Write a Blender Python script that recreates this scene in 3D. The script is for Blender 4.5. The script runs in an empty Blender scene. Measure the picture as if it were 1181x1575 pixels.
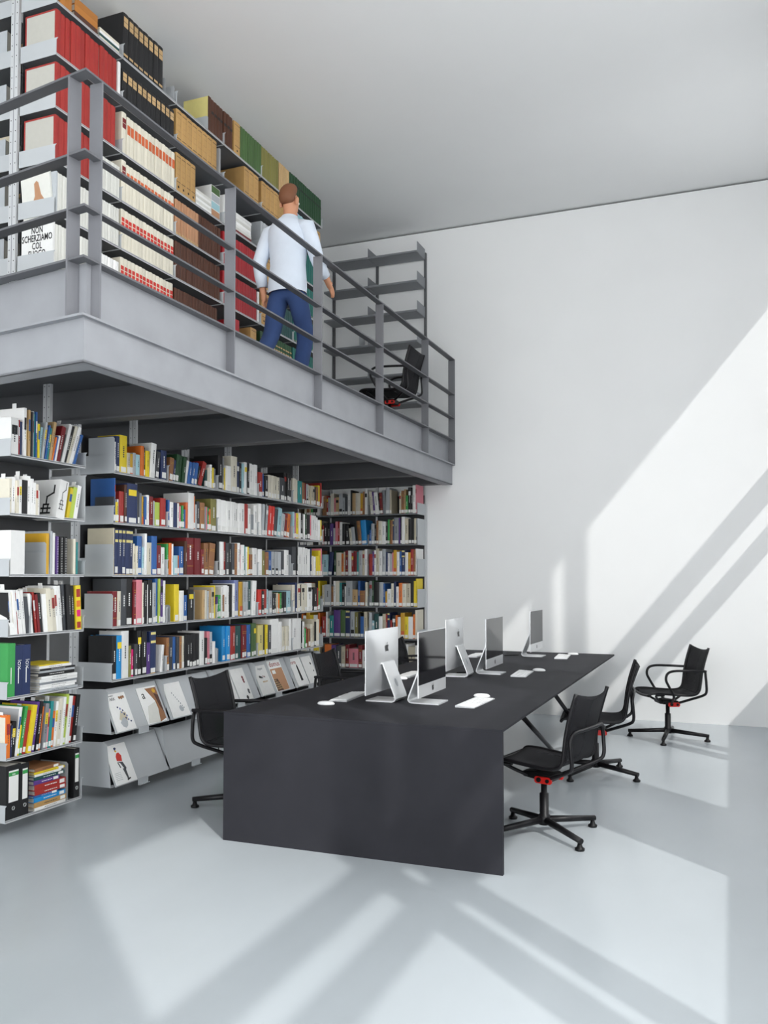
import bpy, bmesh, math, random
from mathutils import Vector, Matrix, Euler
random.seed(11)
C = bpy.context.scene.collection
sc = bpy.context.scene
R = math.radians

# ------------------------------------------------------------------ camera, world, sun, exposure
cd = bpy.data.cameras.new('camera'); cam = bpy.data.objects.new('camera', cd); C.objects.link(cam)
cd.sensor_fit = 'HORIZONTAL'; cd.sensor_width = 36.0; cd.lens = 1338.49 / 1181 * 36.0
cd.shift_y = (838.464 - 787.5) / 1181; cd.clip_start = .02
cam.location = (0, 0, 1.506); cam.rotation_euler = (R(90 + 2.0918), 0, R(21.6274))
sc.camera = cam
sc.view_settings.view_transform = 'Standard'; sc.view_settings.look = 'None'
sc.view_settings.gamma = 1; sc.view_settings.use_curve_mapping = False
sc.view_settings.exposure = 0.0

w = bpy.data.worlds.new('world'); sc.world = w; w.use_nodes = True
bg = w.node_tree.nodes['Background']; bg.inputs[0].default_value = (.965, .985, 1, 1); # added fill shaped by direction: strongest from behind the camera, dimmer towards the windows
wn, wl = w.node_tree.nodes, w.node_tree.links
tcw = wn.new('ShaderNodeTexCoord'); sx_ = wn.new('ShaderNodeSeparateXYZ'); mrw = wn.new('ShaderNodeMapRange')
wl.new(tcw.outputs['Generated'], sx_.inputs[0]); wl.new(sx_.outputs['Y'], mrw.inputs[0]); 
mrw.inputs[1].default_value = -.99; mrw.inputs[2].default_value = -.88; mrw.inputs[3].default_value = 7.4; mrw.inputs[4].default_value = 0
mrs = wn.new('ShaderNodeMapRange'); adw = wn.new('ShaderNodeMath'); wl.new(sx_.outputs['Y'], mrs.inputs[0]); wl.new(mrw.outputs[0], adw.inputs[0]); wl.new(mrs.outputs[0], adw.inputs[1]); wl.new(adw.outputs[0], bg.inputs[1])
mrs.inputs[1].default_value = -.3; mrs.inputs[2].default_value = .1; mrs.inputs[3].default_value = 0; mrs.inputs[4].default_value = 2.7

sd = bpy.data.lights.new('sun', 'SUN'); so = bpy.data.objects.new('sun', sd); C.objects.link(so)
sd.energy = 1.8; sd.angle = R(.9); sd.color = (1, .985, .95)
so.rotation_euler = Vector((-.73, .66, -.883)).to_track_quat('-Z', 'Y').to_euler(); so.location = (6, -2, 9)

def area(name, loc, direction, sx, sy, power, col=(1, 1, 1)):
    l = bpy.data.lights.new(name, 'AREA'); l.shape = 'RECTANGLE'; l.size = sx; l.size_y = sy; l.energy = power; l.color = col
    o = bpy.data.objects.new(name, l); C.objects.link(o); o.location = loc
    o.rotation_euler = Vector(direction).to_track_quat('-Z', 'Y').to_euler(); return o
area('window_daylight', (1.02, 1.9, 3.06), (-1, 0, -.12), 4.0, 3.8, 195, (.99, 1, 1))

# ------------------------------------------------------------------ materials
def lin(h):
    h = h.lstrip('#'); v = [int(h[i:i + 2], 16) / 255 for i in (0, 2, 4)]
    return tuple(x / 12.92 if x < .04045 else ((x + .055) / 1.055) ** 2.4 for x in v)
def mat(name, hexc, rough=.6, metal=0., var=.06, scale=8., rand=.0, spec=.5, bump=0., stretch=None):
    m = bpy.data.materials.new(name); m.use_nodes = True; n = m.node_tree.nodes; l = m.node_tree.links
    p = n['Principled BSDF']; p.inputs['Roughness'].default_value = rough; p.inputs['Metallic'].default_value = metal
    p.inputs['Specular IOR Level'].default_value = spec
    tc = n.new('ShaderNodeTexCoord'); nz = n.new('ShaderNodeTexNoise'); nz.inputs['Scale'].default_value = scale; nz.inputs['Detail'].default_value = 5
    if stretch:
        mp = n.new('ShaderNodeMapping'); mp.inputs['Scale'].default_value = stretch
        l.new(tc.outputs['Object'], mp.inputs[0]); l.new(mp.outputs[0], nz.inputs['Vector'])
    else: l.new(tc.outputs['Object'], nz.inputs['Vector'])
    mr = n.new('ShaderNodeMapRange'); mr.inputs[1].default_value = .25; mr.inputs[2].default_value = .75
    mr.inputs[3].default_value = 1 - var; mr.inputs[4].default_value = 1 + var
    l.new(nz.outputs['Fac'], mr.inputs[0])
    hs = n.new('ShaderNodeHueSaturation'); hs.inputs['Color'].default_value = (*lin(hexc), 1)
    if rand:
        oi = n.new('ShaderNodeObjectInfo'); r2 = n.new('ShaderNodeMapRange'); r2.inputs[3].default_value = 1 - rand; r2.inputs[4].default_value = 1 + rand
        l.new(oi.outputs['Random'], r2.inputs[0]); mu = n.new('ShaderNodeMath'); mu.operation = 'MULTIPLY'
        l.new(mr.outputs[0], mu.inputs[0]); l.new(r2.outputs[0], mu.inputs[1]); l.new(mu.outputs[0], hs.inputs['Value'])
    else: l.new(mr.outputs[0], hs.inputs['Value'])
    l.new(hs.outputs[0], p.inputs['Base Color'])
    if bump:
        b = n.new('ShaderNodeBump'); b.inputs['Strength'].default_value = bump; b.inputs['Distance'].default_value = .01
        l.new(nz.outputs['Fac'], b.inputs['Height']); l.new(b.outputs[0], p.inputs['Normal'])
    return m
M = {}
M['wall'] = mat('white_plaster', 'F1F2F2', .85, var=.012, scale=2)
M['ceiling'] = mat('ceiling_paint', 'F3F4F4', .9, var=.015, scale=1.2)
M['floor'] = mat('epoxy_floor', 'BCC3C8', .27, var=.05, scale=1.6, stretch=(1, .5, 1), spec=.45)
M['steel'] = mat('painted_steel', '9C9EA3', .5, .1, var=.07, scale=5)
M['flat_bar'] = mat('rail_bar_steel', '67686C', .5, .1, var=.05)
M['rail'] = mat('railing_steel', '7A7B80', .5, .1, var=.06, scale=5)
M['panel_and_shade'] = mat('dark_panel_and_shade', '3A3B3E', .6, .1, var=.05)  # real gallery back panel, and shade between shelves put into colour
M['steel_dark'] = mat('dark_steel', '5E5F62', .6, .1, var=.05, scale=5)
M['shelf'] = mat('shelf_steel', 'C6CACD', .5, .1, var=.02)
M['shelf_dark'] = mat('grey_shelf_steel', '8A8D91', .5, .1, var=.03)
M['plate'] = mat('shelf_steel_with_shade', '6A6D71', .5, .1, var=.03)  # same steel as the shelves, underside shade put into the colour
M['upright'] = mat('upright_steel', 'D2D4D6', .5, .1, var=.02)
M['hole'] = mat('slot_black', '222222', .8)
M['table'] = mat('black_linoleum', '2F2F34', .62, var=.12, scale=4, spec=.12)
M['black'] = mat('black_plastic', '121214', .45, spec=.3)
M['blackmetal'] = mat('black_metal', '161518', .42, 0., spec=.35)
M['redplastic'] = mat('red_plastic', 'E0241E', .4)
M['alu'] = mat('aluminium', 'DCDEE0', .32, .55, var=.01)
M['screen'] = mat('screen_glass', '101014', .06, spec=.8)
M['whiteplastic'] = mat('white_plastic', 'F2F3F3', .35, var=.01)
M['key'] = mat('white_keys', 'E4E6E8', .5, var=.01)
M['logo'] = mat('dark_emblem', '2A2A2C', .3)
M['skin'] = mat('skin', 'C98F6E', .6)
M['hair'] = mat('hair', '7A4E34', .7)
M['shirt'] = mat('pale_shirt', 'D5DEEA', .9, var=.05)
M['trousers'] = mat('blue_trousers', '2C426E', .9, var=.1)
M['shoe'] = mat('brown_shoe', '3A2A22', .6)
M['page'] = mat('page_block', 'E9E4D8', .9, var=.04, scale=40)
M['label'] = mat('white_label', 'F1F1EE', .8, var=.01)
M['mesh'] = mat('mesh_fabric', '0F0F15', .9, var=.15, scale=60)
def mesh_fabric():
    m = M['mesh']; n = m.node_tree.nodes; l = m.node_tree.links; p = n['Principled BSDF']
    tr = n.new('ShaderNodeBsdfTransparent'); mx = n.new('ShaderNodeMixShader'); mx.inputs[0].default_value = .88
    l.new(tr.outputs[0], mx.inputs[1]); l.new(p.outputs[0], mx.inputs[2])
    l.new(mx.outputs[0], n['Material Output'].inputs['Surface'])
mesh_fabric()
PAL = dict(w=('F8F8F6', 'white'), i=('E6E0CE', 'cream'), z=('CFC6AE', 'beige'), h=('B9BEC2', 'pale grey'), g=('8E9398', 'grey'), G=('43464B', 'charcoal'),
    k=('1A1A1C', 'black'), r=('A9302A', 'red'), M=('CCCAC1', 'marbled grey'), Q=('B87733', 'ochre'), R=('7C1D24', 'maroon'), b=('2F63A8', 'blue'), B=('25345E', 'navy'), s=('1E8FD2', 'sky blue'),
    c=('A9D3DC', 'pale blue'), t=('2A8C8C', 'teal'), T=('1E4C4C', 'dark teal'), e=('3FA254', 'green'), E=('234A2C', 'dark green'), l=('BCD35A', 'lime'),
    y=('F2D72E', 'yellow'), m=('D6A62C', 'mustard'), o=('E8792B', 'orange'), n=('9A6A45', 'brown'), N=('54301F', 'dark brown'), a=('C9A878', 'tan'),
    p=('E88C9A', 'pink'), v=('5B3B86', 'purple'), u=('E81F7C', 'magenta'), f=('858045', 'olive'), P=('7D88B8', 'periwinkle'), x=('D5382E', 'scarlet'),
    q=('E6D98A', 'pale yellow'), d=('C39A5F', 'kraft'), F=('4C6B3C', 'moss green'), S=('BF8E6A', 'light brown'), O=('D9693A', 'burnt orange'), j=('E2E2DB','off-white'),
    A=('1F6B63','bottle green'), V=('A9232C','crimson'))
for k_, (hx, nm) in PAL.items(): M['c_' + k_] = mat('cloth_' + nm.replace(' ', '_'), hx, .55, var=.03, scale=30, rand=.10)

# ------------------------------------------------------------------ mesh helpers
class MB:
    def __init__(s): s.v = []; s.f = []; s.mi = []; s.mats = []; s.sm = []
    def mid(s, m):
        m = M[m] if isinstance(m, str) else m
        if m not in s.mats: s.mats.append(m)
        return s.mats.index(m)
    def add(s, verts, faces, m, T=None, smooth=False):
        b = len(s.v); k = s.mid(m)
        for p in verts: s.v.append(tuple(T @ Vector(p)) if T is not None else tuple(p))
        for f in faces: s.f.append(tuple(b + i for i in f)); s.mi.append(k); s.sm.append(smooth)
        return s
    def box(s, x0, x1, y0, y1, z0, z1, m, T=None):
        v = [(x, y, z) for z in (z0, z1) for y in (y0, y1) for x in (x0, x1)]
        return s.add(v, [(0, 2, 3, 1), (4, 5, 7, 6), (0, 1, 5, 4), (2, 6, 7, 3), (0, 4, 6, 2), (1, 3, 7, 5)], m, T)
    def prism(s, poly, a0, a1, axis, m, T=None, smooth=False):
        # poly: 2D outline; axis: extrusion axis; counter-clockwise seen from +axis
        def P(p, a): return {'x': (a, p[0], p[1]), 'y': (p[1], a, p[0]), 'z': (p[0], p[1], a)}[axis]
        n = len(poly); v = [P(p, a0) for p in poly] + [P(p, a1) for p in poly]
        f = [(i, (i + 1) % n, n + (i + 1) % n, n + i) for i in range(n)]
        s.add(v, f, m, T, smooth); b = len(s.v) - 2 * n
        k = s.mid(m)
        s.f.append(tuple(b + i for i in reversed(range(n)))); s.mi.append(k); s.sm.append(False)
        s.f.append(tuple(b + n + i for i in range(n))); s.mi.append(k); s.sm.append(False)
        return s
    def tube(s, pts, r, m, n=8, T=None, closed_ends=True, smoothpath=0):
        pts = [Vector(p) for p in pts]
        if smoothpath: pts = catmull(pts, smoothpath)
        rr = r if isinstance(r, (list, tuple)) else [r] * len(pts)
        if len(rr) != len(pts): rr = [rr[0] + (rr[-1] - rr[0]) * i / (len(pts) - 1) for i in range(len(pts))]
        vs = []; t0 = (pts[1] - pts[0]).normalized(); a = Vector((0, 0, 1)) if abs(t0.z) < .9 else Vector((1, 0, 0))
        nn = (a - t0 * a.dot(t0)).normalized()
        for i, p in enumerate(pts):
            t = ((pts[min(i + 1, len(pts) - 1)] - pts[max(i - 1, 0)])).normalized()
            nn = (nn - t * nn.dot(t)).normalized(); b = t.cross(nn)
            for k in range(n):
                an = 2 * math.pi * k / n; vs.append(p + (nn * math.cos(an) + b * math.sin(an)) * rr[i])
        fs = []
        for i in range(len(pts) - 1):
            for k in range(n):
                a_, b_ = i * n + k, i * n + (k + 1) % n
                fs.append((a_, b_, b_ + n, a_ + n))
        s.add(vs, fs, m, T, True)
        b = len(s.v) - len(vs); kk = s.mid(m)
        s.f.append(tuple(b + i for i in reversed(range(n)))); s.mi.append(kk); s.sm.append(False)
        e = b + (len(pts) - 1) * n; s.f.append(tuple(e + i for i in range(n))); s.mi.append(kk); s.sm.append(False)
        return s
    def lathe(s, prof, m, n=20, T=None, smooth=True):
        vs = [(r * math.cos(2 * math.pi * k / n), r * math.sin(2 * math.pi * k / n), z) for r, z in prof for k in range(n)]
        fs = [(i * n + k, i * n + (k + 1) % n, (i + 1) * n + (k + 1) % n, (i + 1) * n + k) for i in range(len(prof) - 1) for k in range(n)]
        s.add(vs, fs, m, T, smooth); b = len(s.v) - len(vs); kk = s.mid(m)
        s.f.append(tuple(b + i for i in reversed(range(n)))); s.mi.append(kk); s.sm.append(False)
        e = b + (len(prof) - 1) * n; s.f.append(tuple(e + i for i in range(n))); s.mi.append(kk); s.sm.append(False)
        return s
    def mesh(s, name):
        me = bpy.data.meshes.new(name); me.from_pydata(s.v, [], s.f)
        for m in s.mats: me.materials.append(m)
        for i, p in enumerate(me.polygons): p.material_index = s.mi[i]; p.use_smooth = s.sm[i]
        me.update(); return me
    def build(s, name, parent=None, loc=(0, 0, 0), rot=(0, 0, 0), bevel=0):
        o = bpy.data.objects.new(name, s.mesh(name)); C.objects.link(o); o.location = loc; o.rotation_euler = rot
        if parent: o.parent = parent
        if bevel:
            b = o.modifiers.new('bevel', 'BEVEL'); b.width = bevel; b.segments = 2; b.limit_method = 'ANGLE'; b.angle_limit = R(50)
        return o
def catmull(P, k):
    out = []
    for i in range(len(P) - 1):
        p0, p1, p2, p3 = P[max(i - 1, 0)], P[i], P[i + 1], P[min(i + 2, len(P) - 1)]
        for j in range(k):
            t = j / k
            out.append(.5 * ((2 * p1) + (p2 - p0) * t + (2 * p0 - 5 * p1 + 4 * p2 - p3) * t * t + (3 * p1 - p0 - 3 * p2 + p3) * t ** 3))
    out.append(P[-1]); return out
def tag(o, label=None, cat=None, group=None, kind=None):
    if label: o['label'] = label
    if cat: o['category'] = cat
    if group: o['group'] = group
    if kind: o['kind'] = kind
    return o
def empty(name, loc=(0, 0, 0), rz=0):
    o = bpy.data.objects.new(name, None); C.objects.link(o); o.location = loc; o.rotation_euler = (0, 0, rz); o.empty_display_size = .05; return o
def copy_tree(o, parent=None):
    c = o.copy(); C.objects.link(c); c.parent = parent
    for ch in list(o.children): copy_tree(ch, c)
    return c
def text(parent, name, body, size, matrix, m, ext=.0004, align='CENTER', sx=1.0, bold=0.):
    cu = bpy.data.curves.new(name, 'FONT'); cu.body = body; cu.size = size; cu.extrude = ext; cu.align_x = align; cu.resolution_u = 2; cu.offset = bold
    cu.materials.append(M[m]); o = bpy.data.objects.new(name, cu); C.objects.link(o); o.parent = parent
    dg = bpy.context.evaluated_depsgraph_get(); me = bpy.data.meshes.new_from_object(o.evaluated_get(dg)); bpy.data.objects.remove(o)
    o = bpy.data.objects.new(name, me); C.objects.link(o); o.parent = parent
    if not me.materials: me.materials.append(M[m])
    o.matrix_local = matrix @ Matrix.Diagonal((sx, 1, 1, 1)); return o
ORD = ['', 'first', 'second', 'third', 'fourth', 'fifth', 'sixth', 'seventh', 'eighth', 'ninth', 'tenth', 'eleventh', 'twelfth', 'thirteenth', 'fourteenth',
    'fifteenth', 'sixteenth', 'seventeenth', 'eighteenth', 'nineteenth', 'twentieth'] + ['twenty-' + x for x in
    ('first', 'second', 'third', 'fourth', 'fifth', 'sixth', 'seventh', 'eighth', 'ninth')] + ['thirtieth'] + ['thirty-' + x for x in ('first', 'second', 'third', 'fourth', 'fifth', 'sixth', 'seventh', 'eighth', 'ninth')]

# ------------------------------------------------------------------ room shell
YB, ZC, XL, XR, YF = 9.565, 5.572, -5.7, .9, -4.6
MB().box(XL - .2, XR + .3, YF, YB + .2, -.15, 0, 'floor').build('floor')['kind'] = 'structure'
MB().box(XL - .2, XR + .3, YF, YB + .2, ZC, ZC + .2, 'ceiling').build('ceiling')['kind'] = 'structure'
MB().box(XL - .2, XR + .3, YB, YB + .2, 0, ZC - .018, 'wall').build('wall_back')['kind'] = 'structure'
MB().box(XL - .2, XR + .3, YB + .03, YB + .2, ZC - .018, ZC, 'steel_dark').build('shadow_gap_1')['kind'] = 'structure'  # shadow gap under the ceiling, its shade put into the dark colour
MB().box(XL - .2, XL, YF, YB, 0, ZC, 'wall').build('wall_left')['kind'] = 'structure'
# window wall: two tall openings
SILL, HEAD = 1.125, 5.0
OP = [(-.1, 3.93), (5.18, YB)]
wr = MB()
wr.box(XR, XR + .14, YF, YB, 0, SILL, 'wall').box(XR, XR + .14, YF, YB, HEAD, ZC, 'wall')
ys = [YF, OP[0][0], OP[0][1], OP[1][0], OP[1][1], YB]
for a, b in ((0, 1), (2, 3), (4, 5)): wr.box(XR, XR + .14, ys[a], ys[b], SILL, HEAD, 'wall')
wr.build('wall_right')['kind'] = 'structure'
for i, (a, b, mull, tz) in enumerate(((OP[0][0], OP[0][1], ((1.68, 1.91), (2.05, 2.25)), ((2.62, 2.835), (3.09, 3.345))),
                                     (OP[1][0], OP[1][1], ((6.855, 7.04), (7.2, 7.377)), ((2.50, 2.71), (2.99, 3.27))))):
    wf = MB()
    for y0, y1 in mull: wf.box(XR + .03, XR + .09, y0, y1, SILL, HEAD, 'steel')
    for z0, z1 in tz:
        for ya, yb in ((a, mull[0][0]), (mull[0][1], mull[1][0]), (mull[1][1], b)):
            wf.box(XR + .03, XR + .09, ya, yb, z0, z1, 'steel')
    wf.build('window_%d' % (i + 1))['kind'] = 'structure'

# ------------------------------------------------------------------ mezzanine gallery
XB = -2.911; ang = R(8.3); PC = 3.36
endv = Vector((-math.cos(ang), math.sin(ang), 0))     # direction of the short side from the corner
endn = Vector((-math.sin(ang), -math.cos(ang), 0))    # outward normal of the short side
mez = empty('gallery_platform', (XB, PC, 0))
tag(mez, 'grey steel gallery platform over the bookcases, edged by a deep beam', 'gallery')
def rel(mb, name, par, bevel=0):
    o = mb.build(name, par, bevel=bevel); o.location = -Vector(par.location); return o
def skewbox(mb, off0, off1, s0, s1, z0, z1, m):
    """box along the short end: off = distance inward from the outer line, s = distance along it"""
    p0 = Vector((XB, PC, 0)); P = []
    for z in (z0, z1):
        for off, s in ((off0, s0), (off0, s1), (off1, s1), (off1, s0)):
            # mitre at the corner: start where the long side's same offset lies
            s_ = s
            if s == 0: s_ = (off - off * math.sin(ang)) / math.cos(ang)
            q = p0 + endv * s_ - endn * off; P.append((q.x, q.y, z))
    mb.add(P, [(0, 1, 2, 3), (7, 6, 5, 4), (0, 4, 5, 1), (1, 5, 6, 2), (2, 6, 7, 3), (3, 7, 4, 0)], m)
def longbox(mb, off0, off1, y1, z0, z1, m):
    P = []
    for z in (z0, z1):
        for off, end in ((off0, 0), (off0, 1), (off1, 1), (off1, 0)):
            s_ = (off - off * math.sin(ang)) / math.cos(ang); q = Vector((XB, PC, 0)) + endv * s_ - endn * off
            P.append((q.x if not end else XB - off, q.y if not end else y1, z))
    mb.add(P, [(0, 1, 2, 3), (7, 6, 5, 4), (0, 4, 5, 1), (1, 5, 6, 2), (2, 6, 7, 3), (3, 7, 4, 0)], m)
YE = YB - .002; SL = (XB - XL - .005) / math.cos(ang)
b = MB(); longbox(b, .035, .045, YE, 2.5636, 2.79, 'steel'); longbox(b, .035, .16, YE, 2.5636, 2.575, 'steel'); longbox(b, 0, .16, YE, 2.785, 2.797, 'steel'); rel(b, 'edge_beam', mez)
b = MB(); skewbox(b, .035, .045, 0, SL, 2.5636, 2.79, 'steel'); skewbox(b, .035, .16, 0, SL, 2.5636, 2.575, 'steel'); skewbox(b, 0, .16, 0, SL, 2.785, 2.797, 'steel'); rel(b, 'edge_beam', mez)
for y in (4.76, 6.04, 7.32, 8.6, 9.49):
    b = MB(); b.box(XL + .001, XB - .05, y - .006, y + .006, 2.57, 2.79, 'steel_dark'); b.box(XL + .001, XB - .1, y - .06, y + .06, 2.565, 2.577, 'steel_dark'); rel(b, 'cross_beam', mez)
b = MB()
dv = [(XB - .095, PC + .11), (XB - .095, YE), (XL + .001, YE), (XL + .001, PC + .11 + (XB - XL) * math.tan(ang))]
b.add([(x, y, z) for z in (2.797, 2.98) for x, y in dv], [(0, 1, 2, 3), (7, 6, 5, 4), (0, 4, 5, 1), (1, 5, 6, 2), (2, 6, 7, 3), (3, 7, 4, 0)], 'steel_dark'); rel(b, 'deck', mez)
FZ = 2.98
# railing
rail = empty('guard_railing', (XB, PC, 2.797))
tag(rail, 'grey flat-bar guard railing along the gallery edge with kick panel', 'railing')
for nm, z0, z1 in (('handrail', 4.003, 4.014), ('rail_bar', 3.60, 3.611), ('rail_bar', 3.325, 3.336), ('kick_rail', 3.071, 3.082)):
    b = MB(); longbox(b, 0, .065, YE, z0, z1, 'flat_bar'); skewbox(b, 0, .065, 0, SL, z0, z1, 'flat_bar'); rel(b, nm, rail)
b = MB(); longbox(b, .075, .085, YE, 2.797, 3.075, 'steel'); skewbox(b, .075, .085, 0, SL, 2.797, 3.075, 'steel'); rel(b, 'kick_panel', rail)
for y in (3.484, 4.757, 6.036, 7.324, 8.605, YE - .012):
    b = MB(); b.box(XB - .075, XB + .001, y - .005, y + .006, 2.797, 4.004, 'rail'); rel(b, 'post', rail)
for s in (.115, 1.39):
    b = MB(); skewbox(b, -.001, .075, s, s + .011, 2.797, 4.004, 'rail'); rel(b, 'post', rail)
# lamp fitting under the beam corner
t = empty('soffit_light', (-3.3, 3.72, 2.79)); tag(t, 'small flat grey light fitting under the gallery corner', 'lamp')
b = MB(); b.box(-.10, .10, -.05, .06, -.16, -.13, 'steel'); b.box(-.03, .03, -.03, .03, -.13, -.0, 'steel_dark'); b.build('housing', t)
b = MB(); b.box(.06, .16, .0, .012, -.155, -.145, 'upright'); b.build('bracket', t)

# ------------------------------------------------------------------ bookcases
XS = -3.885; DEP = .29
def bracket(root, x0, x1, y, z, h, nm='side_bracket', lo=.03):
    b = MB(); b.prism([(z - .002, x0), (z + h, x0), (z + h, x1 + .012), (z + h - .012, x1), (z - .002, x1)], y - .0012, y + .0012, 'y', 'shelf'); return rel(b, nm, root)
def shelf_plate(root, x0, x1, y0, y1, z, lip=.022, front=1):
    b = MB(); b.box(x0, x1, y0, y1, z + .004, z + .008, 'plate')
    if front > 0: b.box(x1 - .004, x1, y0, y1, z - lip + .018, z + .012, 'upright')  # lip lighter than its plate: window light put into the colour
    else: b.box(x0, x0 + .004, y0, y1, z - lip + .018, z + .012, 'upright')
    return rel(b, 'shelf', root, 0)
def upright(root, x, y, z0, z1, holes=True):
    b = MB(); b.box(x - .03, x + .03, y - .012, y + .012, z0, z1, 'upright')
    if holes:
        z = z0 + .04
        while z < z1 - .02:
            for dx in (-.018, .018): b.box(x + dx - .003, x + dx + .003, y - .0126, y - .011, z, z + .006, 'hole')
            z += .07
        b.box(x - .003, x + .003, y - .0126, y - .011, z0, z1, 'steel')
    return rel(b, 'upright', root)

LZ = [2.215, 1.868, 1.511, 1.158, .797, .446, .09]
LY = [4.809, 5.43, 6.111, 6.774, 7.434, 8.10]
lb = empty('library_bookcase', (XS - DEP, 4.809, 0)); tag(lb, 'long grey steel bookcase of five bays under the gallery', 'bookcase')
for y in LY: upright(lb, XS - DEP - .03, y, 0, 2.79)
for k, z in enumerate(LZ):
    for j in range(5):
        shelf_plate(lb, XS - DEP, XS, LY[j] + .004, LY[j + 1] - .004, z)
        if k >= 5:
            # slanted display plate with a stop tab
            y0, y1 = LY[j] + .012, LY[j + 1] - .012; ym = (y0 + y1) / 2
            b = MB(); b.prism([(z + .002, XS + .035), (z + .29, XS - .10), (z + .29, XS - .104), (z + .002, XS + .031)][::-1], y0, y1, 'y', 'shelf'); rel(b, 'display_plate', lb)
            b = MB(); b.box(XS + .03, XS + .036, ym - .055, ym + .055, z - .035, z + .012, 'shelf'); b.box(XS + .03, XS + .05, ym - .055, ym + .055, z - .035, z - .031, 'shelf'); rel(b, 'stop_tab', lb)
    for j, y in enumerate(LY):
        if k < 5: bracket(lb, XS - DEP, XS, y + (.002 if j == 0 else 0), z, .125)
        else:
            b = MB(); b.prism([(z - .002, XS - DEP), (z + .29, XS - DEP), (z + .30, XS - .06), (z + .28, XS - .03), (z + .01, XS + .004), (z - .002, XS)], y - .001, y + .001, 'y', 'shelf'); rel(b, 'side_bracket', lb)

b = MB(); b.box(XS - DEP - .004, XS - DEP - .001, LY[0], LY[-1], .09, 2.5, 'panel_and_shade'); rel(b, 'back_panel_and_shade', lb)  # added dark sheet: shade behind the open shelves put into colour
sb = empty('short_bookcase', (XS - DEP, 3.894, 0)); tag(sb, 'short grey steel bookcase of one bay, standing before the long one', 'bookcase')
SY = [3.894, 4.53]
for y in SY: upright(sb, XS - DEP - .03, y, 0, 2.79)
for z in LZ:
    shelf_plate(sb, XS - DEP, XS, SY[0] + .004, SY[1] - .004, z)
    for y in SY: bracket(sb, XS - DEP, XS, y, z, .30 if y > 4 and z == LZ[1] else .13 if y > 4 and z in (LZ[4], LZ[6]) else .10)

b = MB(); b.box(XS - DEP - .004, XS - DEP - .001, SY[0], SY[-1], .09, 2.5, 'panel_and_shade'); rel(b, 'back_panel_and_shade', sb)  # same added sheet, painting the shade behind the short bay
bb = empty('corner_bookcase', (-4.16, 9.25, 0)); tag(bb, 'grey steel bookcase standing against the white back wall under the gallery', 'bookcase')
BX = [-5.08, -4.47, -3.87, -3.262]; YS = 9.25
for x in BX:
    b = MB(); b.box(x - .012, x + .012, YB - .04, YB - .002, 0, 2.36 if x > -3.5 else 2.79, 'upright'); rel(b, 'upright', bb)
for k, z in enumerate(LZ):
    for j in range(3):
        b = MB(); b.box(BX[j] + .004, BX[j + 1] - .004, YS, YB - .04, z + .004, z + .008, 'plate'); b.box(BX[j] + .004, BX[j + 1] - .004, YS, YS + .004, z - .004, z + .012, 'shelf_dark'); rel(b, 'shelf', bb)  # plates and corner lips darker: shade put into their colour
    for x in BX:
        b = MB(); b.box(x - .0012, x + .0012, YS, YB - .04, z, z + (.125 if x < -3.3 else (.13, .30, .20, .21, .11, .15, .15)[k]), 'shelf'); rel(b, 'side_bracket', bb)

b = MB(); b.box(BX[0], BX[-1] - .01, YB - .039, YB - .036, .09, 2.45, 'panel_and_shade'); rel(b, 'back_panel_and_shade', bb)  # added sheet over the white wall, dark to paint shade above the books
UZ = [5.125, 4.79, 4.45, 4.11, 3.775, 3.435, 3.09]
UY = [4.215, 4.86, 5.495, 6.17, 6.80, 7.43, 8.06]
ub = empty('gallery_bookcase', (XS - DEP, 4.215, FZ)); tag(ub, 'tall double-sided grey bookcase standing on the gallery floor', 'bookcase')
for y in UY: upright(ub, XS - DEP - .04, y, FZ, 5.54 if y < 4.3 else 5.16)
for z in UZ:
    for j in range(6): shelf_plate(ub, XS - DEP, XS, UY[j] + .004, UY[j + 1] - .004, z)
    for y in UY: bracket(ub, XS - DEP, XS, y, z, .105)
    shelf_plate(ub, XS - DEP - .08 - DEP, XS - DEP - .08, UY[0] + .004, UY[1] - .004, z, front=-1)
    bracket(ub, XS - DEP - .08 - DEP, XS - DEP - .08, UY[0], z, .105)

b = MB(); b.box(XS - DEP - .004, XS - DEP - .001, UY[0] + .02, UY[-1], 3.09, 5.13, 'panel_and_shade'); rel(b, 'back_panel_and_shade', ub)
us = empty('gallery_wall_shelving', (-4.42, 9.26, FZ)); tag(us, 'empty grey shelving fixed to the white wall at the gallery end', 'shelving')
WX = [-4.44, -3.87, -3.262]
for x in WX:
    b = MB(); b.box(x - .012, x + .012, YB - .04, YB - .002, FZ, 5.30, 'steel_dark'); rel(b, 'upright', us)
for z in (5.214, 4.872, 4.531, 4.181, 3.812, 3.478, 3.13):
    for j in range(2):
        b = MB(); b.box(WX[j] + .004, WX[j + 1] - .004, YS, YB - .04, z, z + .004, 'shelf_dark'); b.box(WX[j] + .004, WX[j + 1] - .004, YS, YS + .004, z - .004, z + .022, 'shelf_dark'); rel(b, 'shelf', us)
    for x in WX[1:]:
        b = MB(); b.box(x - .0012, x + .0012, YS, YB - .04, z, z + .125, 'shelf_dark'); rel(b, 'side_bracket', us)
t = MB().box(-.06, .06, -.05, .05, 0, .004, 'shelf').box(-.002, .002, -.08, .08, 0, .16, 'shelf').build('bookend', loc=(-4.0, 9.38, 4.186)); tag(t, 'grey sheet bookend left standing on the empty wall shelving', 'bookend')

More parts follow.
